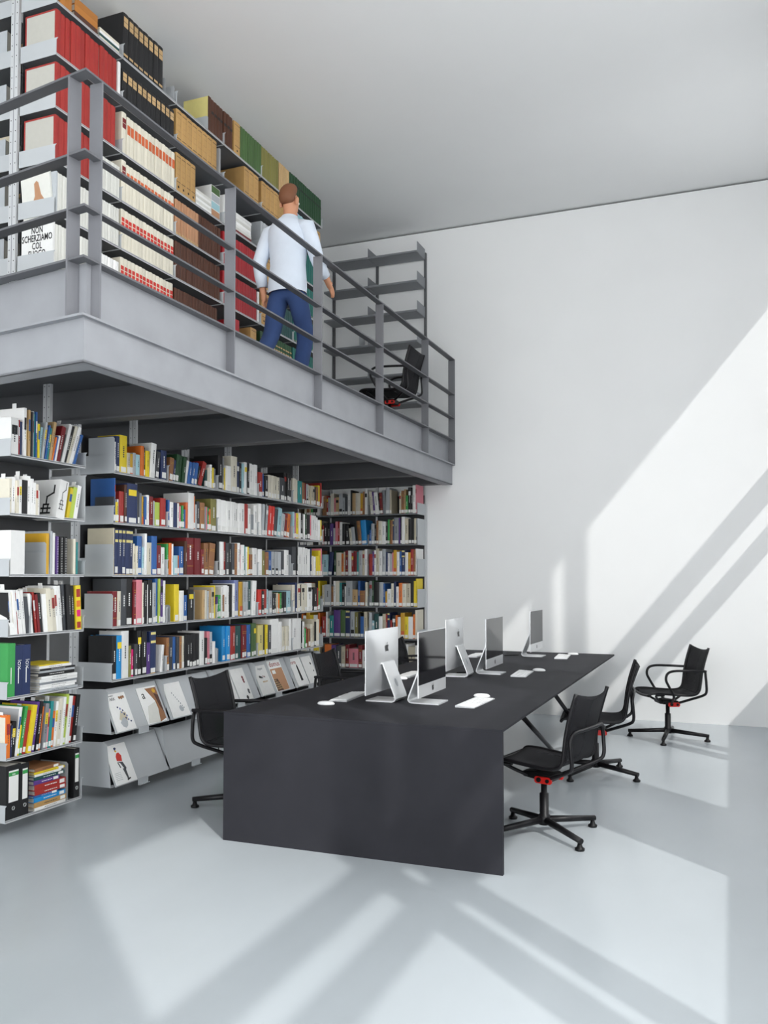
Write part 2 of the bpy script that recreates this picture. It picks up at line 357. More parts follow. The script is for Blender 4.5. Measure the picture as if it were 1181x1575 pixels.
# ------------------------------------------------------------------ books
def book_mb(t, d, h, cov, bands=(), title=None, r=None, cover=None):
    """spine faces +x at x=0, thickness 0..t along y, height along z; title = (colour, z0, z1) row of lettering-like strokes"""
    b = MB(); s = min(.004, t * .22) if r is None else r; k = min(.0025, t * .16)
    out = [(-d, 0), (-s, 0), (0, .28 * t), (0, .72 * t), (-s, t), (-d, t)]; inn = [(-d, t - k), (-s - k, t - k), (-s - k, k), (-d, k)]
    P = out + inn; n = 10
    b.add([(x, y, 0) for x, y in P] + [(x, y, h) for x, y in P],
          [(i, (i + 1) % n, n + (i + 1) % n, n + i) for i in range(n)] +
          [(9, 8, 1, 0), (8, 7, 4, 3, 2, 1), (7, 6, 5, 4), (10, 11, 18, 19), (11, 12, 13, 14, 17, 18), (14, 15, 16, 17)], cov)
    b.box(-d + .004, -s - k, k, t - k, .003, h - .004, 'page')
    for q_, (c, z0, z1) in enumerate(bands): b.add([(.0004 + .0001 * q_, t * .12, z0 * h), (.0004 + .0001 * q_, t * .88, z0 * h), (.0004 + .0001 * q_, t * .88, z1 * h), (.0004 + .0001 * q_, t * .12, z1 * h)], [(0, 1, 2, 3)], c)
    if title:
        c, z0, z1 = title; z = z0 * h; z1 *= h
        while z < z1:
            q = random.uniform(.006, .014); b.add([(.0007, t * .42, z), (.0007, t * .58, z), (.0007, t * .58, min(z + q, z1)), (.0007, t * .42, min(z + q, z1))], [(0, 1, 2, 3)], c); z += q + .004
    if cover: b.add([(-d + .012, -.0004, .012), (-s - .008, -.0004, .012), (-s - .008, -.0004, h - .012), (-d + .012, -.0004, h - .012)], [(0, 1, 2, 3)], cover)
    return b
def parse(s):
    out = []
    for tk in s.split():
        if tk[0] == '_': out.append(('_', float(tk[1:].split('/')[0]), 0, 0)); continue
        c = tk[0]; rest = tk[1:]; lean = 0.
        if '<' in rest: rest, l_ = rest.split('<'); lean = float(l_)
        if '>' in rest: rest, l_ = rest.split('>'); lean = -float(l_)
        t, h = rest.split('/'); out.append((c, float(t), float(h), lean))
    return out
def layout(tokens, L, H, mar=.006):
    """returns [(code, y, t, h, lean)] along a shelf of length L; heights are per cent of H"""
    tk = parse(tokens) if isinstance(tokens, str) else tokens
    gaps = []; pl, ph = 0., .2
    for c, t, h, a in tk:
        g = 0.
        if c != '_':
            g = max(0, math.tan(R(pl)) - math.tan(R(a))) * min(h * H / 100, ph)
            pl, ph = a, h * H / 100
        gaps.append(g)
    tail = max(0, math.tan(R(pl))) * ph
    avail = L - 2 * mar - sum(gaps) - tail
    tot = sum((t / math.cos(R(a))) for c, t, h, a in tk)
    k = avail / tot; y = mar; out = []
    for (c, t, h, a), g in zip(tk, gaps):
        y += g; tt = t * k; wid = tt / math.cos(R(a))
        if c != '_': out.append((c, y, tt - .0006, h * H / 100, a))
        y += wid
    return out
def place(o, xf, y, z, t, lean):
    piv = t if lean > 0 else 0
    yy = y + (t / math.cos(R(lean)) if lean > 0 else 0)
    m = Matrix.Rotation(R(-lean), 4, 'X')
    o.matrix_world = Matrix.Translation((xf, yy, z)) @ m @ Matrix.Translation((0, -piv, 0))
def contrast(c): return 'c_w' if c in 'rRbBGkTEvNtefsuAVx' else 'c_G'
def kind_words(c): return PAL[c][1]
SPL = {}
def spine_label(par, t, h, hi=.042, lo=.012):
    b = MB(); e = -.0006 if t < .02 else t * .17
    b.box(-.012, .0012, e, t - e, lo, min(lo + hi, h * .4), 'label'); return b.build('spine_label', par)

P_ = .355
LONG = [
 ["w12/58 B26/70 y52/74 z24/42 m28/42 h22/45 c30/43 o26/62 k10/60 y28/54 w40/72<5 G30/57<8 B46/62",
  "n38/50<7 B18/47<7 E32/60<8 E32/60<8 E30/58<8 w26/52<12 b28/50<12 b28/50<12 b28/51<12 k14/46<16 r36/58<22 T20/40 i26/46 w20/54 y22/48 g26/47",
  "k40/80 g20/76 y10/54 w46/60 i58/86 B25/76 k22/74 c16/74 w26/78 k26/78 w24/78 w24/76 w30/78",
  "r34/62 b15/60 k26/56 i26/60 i25/60 i25/60 i24/59 G42/60 k22/76 k22/76 k20/76",
  "i20/66 i20/64 t28/62 n20/60 R12/60 h20/58 z16/56 z16/56 z16/56 G14/56 n18/56 y16/62 r12/70"],
 ["G10/50 b8/86 y22/40 w12/46 r40/62 N22/76 B92/80 G20/66 g30/64 m16/58 b20/58 w26/62 R34/60 h26/52 l48/50 r52/60",
  "b12/58 w28/54 B34/54 w20/54 p14/48 e14/50 b18/42 O18/58 w48/80 o10/74 h14/56 G26/64 n40/62 g12/54 p14/54 e12/52 o14/50 f50/74",
  "w36/76 w44/75 w35/74 w24/74 w20/74 w30/73 w20/73 w40/74 r30/74 w28/64 g30/50 w34/74",
  "w36/80 h28/80<5 G18/76<5 h30/78<6 x36/78<7 x28/78<7 G40/72<8 c46/76<8 h42/62<9 R38/64<9 o44/64<9",
  "c14/72 p15/70 y24/70 w14/72 k24/72 w12/70 E14/72 k30/70 p13/70 w22/70 w22/70 w20/66 w20/60 y12/60"],
 ["z10/90 B28/88 B28/88 B28/88 B36/88 B32/88 i17/62 i18/58 b38/78 c15/56 w18/84 i38/66 b46/80 R40/62 w38/58",
  "e12/66 o18/68 w12/66 c28/42 o16/42 b32/62 N18/74 R58/82 R46/82 R22/58 n34/72 n46/72<6",
  "k22/78 w30/78 r22/78 G24/76 k22/76 G26/76 n24/76 w24/78 p10/72 w30/74 t16/72 w12/70 y14/70 r10/52 n24/52 w42/68",
  "w32/66 f28/62 n30/60 b32/62 h24/62 h28/62 h26/62 G28/66 w26/68 w26/68 _20/0",
  "G34/78 k10/78 w22/78 w20/78 w20/78 w20/76 w20/74 B15/76 i20/56 w16/54 y26/56 y18/72 p12/78"],
 ["R32/68 i24/68 G38/92 k48/92 R18/86 p42/90 i12/84 k26/88 w8/80 k32/90 h24/84 b20/92 l14/92 v22/90 w16/88",
  "_62/0 y38/80 w32/66 b36/56 k46/68 _80/0 a20/66 i18/66 h16/64 a20/66 z26/72 y14/76",
  "v18/50 e26/54 w14/72 n12/54 w42/76 w16/74 k26/78 w26/80 P46/88 m22/84 m22/84 h26/84 h26/84 T40/86 w46/86<3",
  "x28/64 k20/60 r24/64 c16/64 h26/60 k20/54 k16/52 z16/54 o13/52 e16/54 k16/56 k26/56 c36/58 g10/60",
  "i22/74 B16/80 i26/76 k9/74 i26/76 i26/74 w36/78 w14/60 k36/66 r11/64 e11/56 _20/0"],
 ["k38/84 s44/84 w62/92 f24/62 u24/54 G27/64 k36/90 k46/88 v36/64 B60/86 _34/0 w24/56<6",
  "n18/70 G26/70 b18/70 G18/70 n16/70 i15/70 k20/72 k16/72 k18/72 k18/72 k18/72 k20/72 w32/76 k20/60 p20/74 h22/72 w16/50",
  "_50/0 s30/82 s34/82 r24/80 r30/80 T25/80 T27/80 R22/80 R24/80 b24/80 b20/80 F23/82 F26/82",
  "q48/76 k22/76 y20/76 G32/74 w78/88 w24/80 i18/66 i18/66 i18/66 i18/66 w22/84",
  "w30/84 w32/84 k10/76 w18/74 e11/54 r13/56 n20/52 i16/64 z20/76 k8/70 i24/76 _20/0"]]
SHN = ['top shelf', 'second shelf down', 'third shelf down', 'fourth shelf down', 'fifth shelf down', 'sixth shelf down', 'lowest shelf']
BAYL = ['first', 'second', 'middle', 'fourth', 'last']
specs = []
for k, row in enumerate(LONG):
    for j, s in enumerate(row):
        n = 0
        for c, y, t, h, a in layout(s, LY[j + 1] - LY[j], P_, .012):
            n += 1; specs.append((t * h * (1.0 - .08 * j), k, j, n, c, LY[j] + y, t, h, a))
keep = set(id(x) for x in sorted(specs, key=lambda x: -x[0])[:300])
def lib_mb(c, t, h):
    d = random.uniform(.15, .21) if h < .2 else random.uniform(.19, .245)
    ti = (contrast(c), .42, .42 + random.uniform(.2, .42)) if random.random() < .6 else None
    bands = []
    if c == 'B' and h > .29: bands = [('c_m', .0, .02), ('c_q', .72, .98), ('c_B', .78, .92)]
    elif c in 'Rn' and random.random() < .7: bands = [('c_m', .75, .76), ('c_m', .8, .81), ('c_m', .24, .25)]
    elif c == 'm' or c == 'h' and random.random() < .3: bands = [('c_O' if c == 'm' else 'c_k', 0, .3)]
    elif random.random() < .06: bands = [(random.choice(['c_w', 'c_r', 'c_k', 'c_y']), .7, .85)]
    return book_mb(t, d, h, 'c_' + c, bands, ti), d
rest = MB()
def merge(mb_from, mb_to, mtx):
    b = len(mb_to.v); mb_to.v += [tuple(mtx @ Vector(p)) for p in mb_from.v]
    for f, i, s_ in zip(mb_from.f, mb_from.mi, mb_from.sm):
        mb_to.f.append(tuple(b + q for q in f)); mb_to.mi.append(mb_to.mid(mb_from.mats[i])); mb_to.sm.append(s_)
for x in specs:
    _, k, j, n, c, y, t, h, a = x
    mb, d = lib_mb(c, t, h); xf = XS - .006 - random.choice([0, 0, .004, .01]); z = LZ[k] + .0085
    labelled = not (c == 'h' and h < .2) and random.random() < (.8 if j < 2 else .92)
    if id(x) in keep:
        o = mb.build('library_book'); place(o, xf, y, z, t, a)
        if labelled: spine_label(o, t, h, random.uniform(.032, .044), random.uniform(.006, .016))
        tag(o, '%s book, %s from the near end, %s, %s long-bookcase bay' % (kind_words(c), ORD[n], SHN[k], BAYL[j]), 'book', 'library books in the long bookcase')
    else:
        if labelled: mb.box(-.012, .0012, -.0008, t + .0008, .012, .054, 'label')
        piv = t if a > 0 else 0; yy = y + (t / math.cos(R(a)) if a > 0 else 0)
        merge(mb, rest, Matrix.Translation((xf, yy, z)) @ Matrix.Rotation(R(-a), 4, 'X') @ Matrix.Translation((0, -piv, 0)))
# small far books on the corner bookcase (spines face the camera)
rng = random.Random(5)
BACKROWS = [("n26/70 r10/68 h14/62 i22/76 p12/60 a20/62 h22/74 h14/60 G16/62 w18/76 k10/84 a20/74 i30/74 m14/72 n10/78 w16/84", "i24/78>5 v16/76>5 w30/74>5 k10/70>5 R20/72>5 g22/80>3 h30/88 z14/80 _60/0 z16/70 n22/76 a14/80 e18/60 k22/86 k14/80 w24/92"),
 ("r12/68 k20/76 k14/76 v20/74 h12/58 p14/80 r10/80 w16/78 k16/72 k20/66>4 i14/56>6 h20/60>6 k14/74>6 n20/80>6 s30/82>4", "b20/50 h30/70 k18/66 n20/80 i34/78 w36/76 k20/62 e18/82 n30/80 B10/84 g46/88 v16/86 k12/86 w30/90 z34/84 k30/82 k22/80 z20/84"),
 ("c40/72 B26/80<5 E14/84 i36/78 o14/74 z10/80 R20/84 w20/84 r14/76 R22/82 t12/80 h22/84 z16/84 w16/88", "r28/72 v14/80 w16/84 z24/90 w26/82 h30/88 B16/78 w14/74 h22/72 p12/76 m26/84 w22/78 b16/80 B30/84 w24/76 m20/76 r24/86 n16/84"),
 ("z16/70 h44/72 n16/66 w14/84 i24/84 t16/78 k16/74 w12/66 h40/84 a34/56 b14/84 n32/52 i14/80", "g24/84 E14/86 k42/82 h32/80 b14/76 m16/50 w30/58 i20/76 B18/82 w20/66 o26/78 i30/76 z34/76 k24/80 y16/84"),
 ("r28/68 w12/84 i14/62 t28/72 v46/90 F34/90 B34/90 h30/86 f24/84 k16/82 b22/70 z22/86", "h22/84 c18/58 T34/80 w28/72 z24/80 r12/80 B20/84 r16/60 k24/76 o14/76 w22/70 m30/84 y26/72 w34/72 o16/80"),
 ("k12/60 o30/76 v18/74 G24/72 z16/70 R16/76 p40/64 R16/76 w20/60", "w30/70 h30/72 w24/70 b20/80 k12/60 i24/70 w30/84 z30/76"),
 ("a30/56 z24/60 w30/50 h26/56 g20/60 n20/50 w26/60", "w30/60 i30/64 g24/60 b20/62 w24/58 k24/60")]
for k, (s0, s1) in enumerate(BACKROWS):
    for j, s in enumerate((s1, s0, s1 + ' ' + ('p8/94', 'h6/80', 'w10/88', 'y8/92', 'i14/94', 'w8/80', 'w8/70')[k])):
        for c, y, t, h, a in layout(s, BX[j + 1] - BX[j], P_ * .98, .012):
            mb, d = lib_mb(c, t, h)
            if rng.random() < .9: mb.box(-.012, .0012, t * .1, t * .9, .012, .046, 'label')
            piv = t if a > 0 else 0; yy = y + (t / math.cos(R(a)) if a > 0 else 0)
            # local frame: +x (spine) -> world -y ; +y (along shelf) -> world +x
            Q = Matrix(((0, 1, 0, BX[j]), (-1, 0, 0, YS + .006 + rng.random() * .012), (0, 0, 1, LZ[k] + .0085), (0, 0, 0, 1)))
            merge(mb, rest, Q @ Matrix.Translation((0, yy, 0)) @ Matrix.Rotation(R(-a), 4, 'X') @ Matrix.Translation((0, -piv, 0)))
o = rest.build('library_books'); tag(o, 'small far books with white spine labels filling the corner bookcase', 'books', kind='stuff')

def bookend(x, y, z, h, dpt, label, w_=.0015, side=1):
    b = MB(); b.prism([(0, -dpt), (h, -dpt), (h, -.012), (h - .012, 0), (0, 0)], -w_ / 2, w_ / 2, 'y', 'shelf'); b.box(-dpt, -.02, 0 if side > 0 else -.08, .08 if side > 0 else 0, 0, .0015, 'shelf')
    o = b.build('bookend', loc=(x, y, z)); tag(o, label, 'bookend'); return o
zz = lambda k: LZ[k] + .0085
bookend(XS - .002, LY[0] + .008, zz(0), .24, .22, 'tall grey bookend at the near end of the long bookcase, top shelf')
bookend(XS - .002, LY[0] + .008, zz(2), .21, .24, 'grey bookend covering the near end of the third shelf, long bookcase', side=1)
bookend(XS - .002, LY[0] + .008, zz(3), .225, .24, 'grey bookend covering the near end of the fourth shelf, long bookcase')
bookend(XS - .01, LY[1] + .05, zz(3), .13, .2, 'low grey bookend beside the thick yellow book on the fourth shelf')
bookend(XS - .01, LY[1] + .37, zz(3), .23, .2, 'grey bookend standing between black books and old beige books, fourth shelf')
bookend(XS - .01, LY[1] + .06 - .10, zz(4), .17, .2, 'grey bookend beside the leaning white pamphlet on the fifth shelf')
bookend(XS - .01, LY[2] + .03, zz(4), .12, .2, 'low grey bookend before the sky blue books on the fifth shelf')
bookend(XS - .01, LY[4] - .02, zz(2), .2, .2, 'grey bookend closing the fourth bay on the third shelf', side=-1)
bookend(XS - .01, LY[5] - .02, zz(3), .12, .2, 'low grey bookend at the far end of the fourth shelf', side=-1)
bookend(XS - .01, LY[5] - .02, zz(4), .12, .2, 'low grey bookend at the far end of the fifth shelf', side=-1)

# ---- short bookcase: catalogues and magazines
SHORT = [
 "w60/62! c8/58 r10/60 B20/58 w22/82 z16/56 a18/80 k12/58 G12/78 w16/80 t10/76 b14/80 y16/60 c18/56<6 h16/66<8 r10/60<9 b14/62<9 p8/60<9 t14/58<9 a22/70<10 o14/44<13 b12/46<13 w16/48<13 R36/66<14 k14/54<15 w26/74<16 k24/72<17 i24/74<18 w30/74<19 b16/60<20",
 "i14/58 w20/60 i14/56 w16/58 k34/58 w20/66 w16/62 w14/56 i16/54 w16/44 _172/0 y20/56<11 l26/58<11 w26/62<11",
 "_112/0 h12/42>4 _118/0",
 "k8/70>6 w16/72>6 w16/74>6 r8/70>7 w16/74>7 w14/72>7 w16/74>7 G26/62>8 w14/68>8 k18/64>8 r14/70>8 R16/66>8 k26/68>7 w30/66>6 i30/76>6 i24/74>6 w20/80>6 w22/80>6 k14/68>6 G22/82>5 k24/82>4 k20/82>4 k22/80>4 y38/80>3",
 "e46/88 B48/84 B52/84 _360/0",
 "o34/70 B14/52<3 k34/58<3 w20/80<8 y14/50<8 e26/80<10 r32/72<10 y38/80<10 v26/84<9 k28/84<8 e12/72<8 o14/74<8 g34/78<6 p20/68<6 t30/80<5 o26/62<6 w24/78<5 i34/82<5 w22/84<6 l26/88<7 w34/84<7 r36/82<8 k34/84<8",
 "k92/88 k50/86 _310/0 k40/88"]
NAMES = {0: 'catalogue', 1: 'catalogue', 2: 'catalogue', 3: 'magazine', 5: 'catalogue'}
for k, s in enumerate(SHORT):
    n = 0
    for c, y, t, h, a in layout(s.replace('!', ''), SY[1] - SY[0], P_, .012):
        n += 1; z = zz(k); yw = SY[0] + y; pos = '%s from the near end, %s of the short bookcase' % (ORD[n], SHN[k])
        if k == 6 or (k == 4):
            # lever-arch binders
            b = book_mb(t, .27 if k == 6 else .26, h, 'c_' + c, r=.001)
            o = b.build('ring_binder'); place(o, XS - .008, yw, z, t, a)
            if k == 6:
                b = MB(); b.box(0, .0008, t * .18, t * .82, h * .32, h * .90, 'label'); b.box(.0008, .0014, t * .18, t * .82, h * .80, h * .87, 'c_e'); lab = b.build('spine_label', o)
                b = MB(); b.lathe([(.012, 0), (.012, .0016), (.008, .0016), (.008, 0)], 'alu', 16, Matrix.Translation((.0005, t / 2, h * .2)) @ Matrix.Rotation(R(90), 4, 'Y')); b.build('finger_ring', o)
                if n == 1: text(lab, 'lettering', 'ELBA', .013, Matrix.Translation((.0015, t / 2, h * .815)) @ Matrix(((0, 0, 1, 0), (1, 0, 0, 0), (0, 1, 0, 0), (0, 0, 0, 1))), 'c_w', sx=.8)
            else:
                if c == 'B': text(o, 'lettering', 'XO|', .032, Matrix.Translation((.0006, t * .72, h * .62)) @ Matrix(((0, 0, 1, 0), (0, -1, 0, 0), (1, 0, 0, 0), (0, 0, 0, 1))), 'c_w')
                b = MB(); b.box(0, .0006, t * .4, t * .5, h * .25, h * .55, 'c_w'); b.build('title_strip', o)
            tag(o, '%s ring binder, %s' % ({'k': 'black', 'e': 'green', 'B': 'navy'}[c], pos), 'binder', 'ring binders in the short bookcase'); continue
        thin = k in (3,)
        mb = book_mb(t, random.uniform(.2, .25) if h > .2 else .17, h, 'c_' + c, [('c_r', .04, .18), ('c_u', .3, .45), ('c_o', .52, .66), ('c_r', .74, .92)] if k == 3 and c == 'y' else [(random.choice(['c_w', 'c_r', 'c_k', 'c_y', 'c_b']), .55, .8)] if random.random() < .3 else [], (contrast(c), .35, .75) if c != 'y' and random.random() < .7 else None, r=.0008,
                     cover=random.choice(['c_w', 'c_i', 'c_h']) if random.random() < .3 else None)
        o = mb.build(NAMES[k]); place(o, XS - .006 - random.choice([0, .006, .012]), yw, z, t, a)
        if k == 5 and n > 4: spine_label(o, t, h, .03)
        if random.random() < .45:
            e = random.uniform(.015, .035); x0 = random.uniform(-.12, -.03); MB().box(x0 - .03, x0, t * .45, t * .55, h - .02, h + e, 'c_w').build('index_tab', o)
        tag(o, '%s %s, %s' % (kind_words(c), NAMES[k], pos), NAMES[k], 'catalogues and magazines in the short bookcase')
# white slipcase with a chair drawing, second shelf
FY = lambda: Matrix(((1, 0, 0, 0), (0, 0, -1, 0), (0, 1, 0, 0), (0, 0, 0, 1)))      # local x->+x, y->+z, z->-y (reads from the near side)
def strokes(name, par, segs, wd, mtx, m):
    b = MB()
    for (x0, y0), (x1, y1) in segs:
        d = Vector((x1 - x0, y1 - y0)); L_ = d.length; d /= L_; p = Vector((-d.y, d.x)) * wd / 2; e = d * wd / 2
        q = [(x0 - e.x + p.x, y0 - e.y + p.y), (x0 - e.x - p.x, y0 - e.y - p.y), (x1 + e.x - p.x, y1 + e.y - p.y), (x1 + e.x + p.x, y1 + e.y + p.y)]
        b.add([(x, y, 0) for x, y in q], [(0, 1, 2, 3)], m)
    o = b.build(name, par); o.matrix_local = mtx; return o
sl = MB().box(-.215, 0, 0, .075, 0, .245, 'c_w').build('slipcase', loc=(XS + .002, 4.262, zz(1)), rot=(R(-10), 0, 0))
tag(sl, 'white slipcase with a black line drawing of a chair, leaning on the second shelf', 'slipcase')
ch_ = [((.07, .02), (.14, .02)), ((.07, .05), (.14, .05)), ((.085, .02), (.085, .075)), ((.12, .02), (.12, .075)), ((.085, .075), (.125, .075)), ((.105, .075), (.105, .125)), ((.105, .125), (.155, .15)), ((.155, .15), (.155, .195))]
strokes('chair_drawing', sl, [((a[0] - .195, a[1] + .01), (b_[0] - .195, b_[1] + .01)) for a, b_ in ch_], .011, Matrix.Translation((.0, -.0006, 0)) @ FY(), 'c_k')
FX = Matrix(((0, 0, 1, 0), (1, 0, 0, 0), (0, 1, 0, 0), (0, 0, 0, 1)))              # local x->+y, y->+z, z->+x (reads from the front)
strokes('chair_drawing', sl, [((a[0] * .5 - .02, a[1] + .04), (b_[0] * .5 - .02, b_[1] + .04)) for a, b_ in ch_], .005, Matrix.Translation((.0006, 0, 0)) @ FX, 'c_k')
# boxes at the near end of the short bookcase
def box_thing(name, x, y, z, dx, dy, dz, m, label, cat, bev=.002):
    b = MB().box(-dx, 0, 0, dy, 0, dz, m).build(name, loc=(x, y, z), bevel=bev); tag(b, label, cat); return b
box_thing('card_box', XS - .004, SY[0] + .015, zz(2), .24, .11, .26, 'c_w', 'white card box at the near end of the third shelf, short bookcase', 'box')
bookend(XS + .004, SY[0] + .175, zz(3), .24, .25, 'tall grey bookend holding leaning magazines on the fourth shelf, short bookcase')
o = MB().prism([(0, -.22), (.12, -.22), (.12, -.08), (.10, -.03), (.05, -.005), (0, 0)], 0, .05, 'y', 'c_w').build('magazine_file', loc=(XS - .002, SY[0] + .02, zz(3))); tag(o, 'white curved magazine file at the near end, fourth shelf of the short bookcase', 'magazine file')
yb = box_thing('folder', XS - .004, SY[0] + .30, zz(2), .24, .022, .255, 'c_m', 'mustard yellow folder standing on the third shelf of the short bookcase', 'folder', .001)
bookend(XS + .002, SY[0] + .292, zz(2), .2, .2, 'grey bookend before the mustard folder on the third shelf', side=-1)
for i, (c, t_, hh) in enumerate((('h', .018, .27), ('w', .02, .26))):
    o = book_mb(t_, .22, hh, 'c_' + c, r=.0008).build('catalogue'); place(o, XS - .006, SY[0] + .335 + i * .021, zz(2), t_, 0); tag(o, '%s, beside the mustard folder on the third shelf' % ('pale grey catalogue' if c == 'h' else 'white catalogue with tall spine'), 'catalogue')
for i, (c, t_) in enumerate((('v', .022), ('k', .026), ('k', .03))):
    o = book_mb(t_, .21, .24, 'c_' + c, r=.0006).build('spiral_notebook'); place(o, XS - .012, SY[0] + .392 + i * .034, zz(2), t_, 0)
    b = MB()
    for q in range(22): b.tube([(.004, t_ * .3, .008 + q * .0105), (.007, t_ * .5, .008 + q * .0105), (.004, t_ * .7, .008 + q * .0105)], .0014, 'c_w', 5)
    b.build('spiral_binding', o); tag(o, ['purple', 'black', 'thick black'][i] + ' spiral-bound notebook on the third shelf of the short bookcase', 'notebook')
for i, (c, t_, hh) in enumerate((('i', .022, .23), ('t', .016, .21))):
    o = book_mb(t_, .2, hh, 'c_' + c).build('catalogue'); place(o, XS - .008, SY[0] + .545 + i * .026, zz(2), t_, 0); tag(o, '%s catalogue beside the spiral-bound notebooks on the third shelf' % kind_words(c), 'catalogue')
# lying stacks
def lying(name, x, y, z, t, d, h, c, label, cat, group, rz=0, title=True, slab=False):
    o = book_mb(t, d, h, 'c_' + c, [], (contrast(c), .3, .7) if title else None, r=.0008).build(name)
    o.matrix_world = Matrix.Translation((x, y, z)) @ Matrix.Rotation(rz, 4, 'Z') @ Matrix.Translation((0, h, 0)) @ Matrix.Rotation(R(90), 4, 'X')
    if slab: spine_label(o, t, h, .04, .012)
    tag(o, label, cat, group); return o
z = zz(4)
stk = [('h', .016, .36), ('w', .014, .34), ('w', .016, .35), ('g', .014, .36), ('w', .02, .35), ('w', .018, .33), ('k', .022, .34), ('h', .014, .32), ('k', .012, .33), ('w', .018, .30), ('y', .008, .28)]
for i, (c, t_, h_) in enumerate(stk):
    lying('magazine', XS - .004 + .01 * random.random(), SY[0] + .245 + random.uniform(0, .02), z, t_ * .92, .23, h_ * .92, c, '%s magazine lying flat, %s from the bottom of the pile on the fifth shelf' % (kind_words(c), ORD[i + 1]), 'magazine', 'flat pile of magazines on the fifth shelf', random.uniform(-.03, .03)); z += t_ * .92 + .0008
z = zz(6)
for i, (c, t_, h_) in enumerate((('w', .02, .27), ('d', .032, .27), ('s', .03, .265), ('b', .012, .2), ('r', .03, .255), ('r', .036, .255), ('v', .026, .21), ('T', .022, .25), ('w', .014, .22), ('y', .014, .25), ('n', .022, .21))):
    lying('book', XS - .006, SY[0] + .225 + random.uniform(0, .012), z, t_ * .95, .2, h_, c, '%s book lying flat, %s from the bottom of the pile beside the black binders' % (kind_words(c), ORD[i + 1]), 'book', 'flat pile of books on the lowest shelf', random.uniform(-.03, .03), slab=True); z += t_ * .95 + .0008
bookend(XS - .01, SY[0] + .52, zz(6), .24, .22, 'tall grey bookend between the pile of books and the last binder, lowest shelf', side=-1)

# ---- magazines on the slanted display plates
TH = math.atan2(.135, .288)
def disp_mag(y, k, wd, hh, c, label, z_up=.006, art=None):
    z = LZ[k]; n = Vector((math.cos(TH), 0, math.sin(TH))); s = Vector((-math.sin(TH), 0, math.cos(TH)))
    p = Vector((XS + .035, y, z + .002)) + n * .003 + s * z_up
    mb = MB().box(-wd / 2, wd / 2, 0, hh, 0, .006, c)
    for q, (poly, m) in enumerate(art or ()): mb.add([(x, y_, .0062 + .00003 * q) for x, y_ in poly], [tuple(range(len(poly)))], m)
    o = mb.build('magazine')
    o.matrix_world = Matrix(((0, s.x, n.x, p.x), (1, 0, 0, p.y), (0, s.z, n.z, p.z), (0, 0, 0, 1)))
    tag(o, label, 'magazine', 'magazines on the slanted display shelves')
    return o
def blot(cx, cy, r, n=7, rng=random.Random(3), sq=1.): return [(cx + r * rng.uniform(.6, 1.1) * math.cos(2 * math.pi * i / n), cy + sq * r * rng.uniform(.6, 1.1) * math.sin(2 * math.pi * i / n)) for i in range(n)]
T0 = lambda x, y: Matrix.Translation((x, y, .0068))
y0 = LY[0]
m_ = disp_mag(y0 + .125, 5, .20, .27, 'c_w', 'white magazine with blue sketch cover, near end of the upper display shelf', art=
    [(blot(.01, .1, .05, 9), 'c_z'), (blot(0, .06, .04, 8), 'c_h')] + [(blot(-.02 + .008 * i + .012 * (i % 3), .17 - .014 * i, .009), 'c_P' if i % 2 else 'c_B') for i in range(9)] + [(blot(.03 + i * .02, .235, .014), 'c_n') for i in range(3)])
text(m_, 'title', 'ARK', .03, T0(-.045, .222), 'c_G'); text(m_, 'title', 'JOURNAL', .011, T0(-.05, .252), 'c_G')
m_ = disp_mag(y0 + .47, 5, .215, .275, 'c_w', 'white and rust magazine lettered with a black a, upper display shelf', art=
    [([(.107, .02), (.107, .262), (-.02, .262), (.05, .16), (.055, .1), (.03, .0)], 'c_n'), ([(.107, .06), (.107, .2), (.06, .22), (.08, .12)], 'c_N'), (blot(.07, .235, .02), 'c_m'), ([(-.1, .01), (.03, .0), (.055, .1), (.05, .155), (-.05, .13)], 'c_j')])
text(m_, 'title', 'a', .085, T0(-.06, .19), 'c_k')
m_ = disp_mag(LY[1] + .15, 5, .215, .27, 'c_w', 'white magazine with a pale grey line sketch, second bay, upper display shelf', art=[(blot(-.03 + .012 * i, .19 - .018 * i, .007), 'c_g') for i in range(8)] + [(blot(.02, .06, .03, 8), 'c_h')])
m_ = disp_mag(LY[2] + .22, 5, .15, .27, 'c_w', 'white magazine partly hidden by its neighbour, middle bay, upper display shelf', art=[(blot(-.03, .20, .018), 'c_k'), (blot(-.01, .06, .02), 'c_G'), (blot(0, .1, .012), 'c_m')])
m_ = disp_mag(LY[2] + .42, 5, .21, .285, 'c_w', 'white magazine with dark red figures, middle bay, upper display shelf', art=[(blot(.05, .2 - .02 * i, .016), 'c_R') for i in range(3)] + [(blot(.07, .08 - .02 * i, .017), 'c_G') for i in range(2)] + [(blot(.02, .02, .02), 'c_k')])
m_ = disp_mag(LY[3] + .14, 5, .21, .275, 'c_w', 'white magazine with small black and tan motifs, fourth bay, upper display shelf', art=[(blot(-.05 + .02 * i, .17 - .006 * (i % 3), .016 if i < 2 else .009), 'c_k' if i < 3 else 'c_R') for i in range(5)] + [(blot(-.02 + .022 * i, .12, .010), 'c_a') for i in range(4)])
text(m_, 'title', 'elegant', .03, T0(.0, .235), 'c_g')
m_ = disp_mag(LY[3] + .42, 5, .235, .30, 'c_w', 'magazine with red title over a copper-coloured cover picture, fourth bay, upper display shelf', art=
    [([(-.112, .004), (.112, .004), (.112, .22), (-.112, .22)], 'c_S'), ([(-.112, .004), (0, .004), (-.04, .12), (-.112, .12)], 'c_N')] + [([(-.11 + .022 * i, .02 + .02 * j), (-.098 + .022 * i, .02 + .02 * j), (-.09 + .022 * i, .034 + .02 * j), (-.102 + .022 * i, .034 + .02 * j)], 'c_a') for i in range(5) for j in range(6 - i)] + [([(-.09, .17), (-.03, .17), (-.03, .205), (-.09, .205)], 'c_w')])
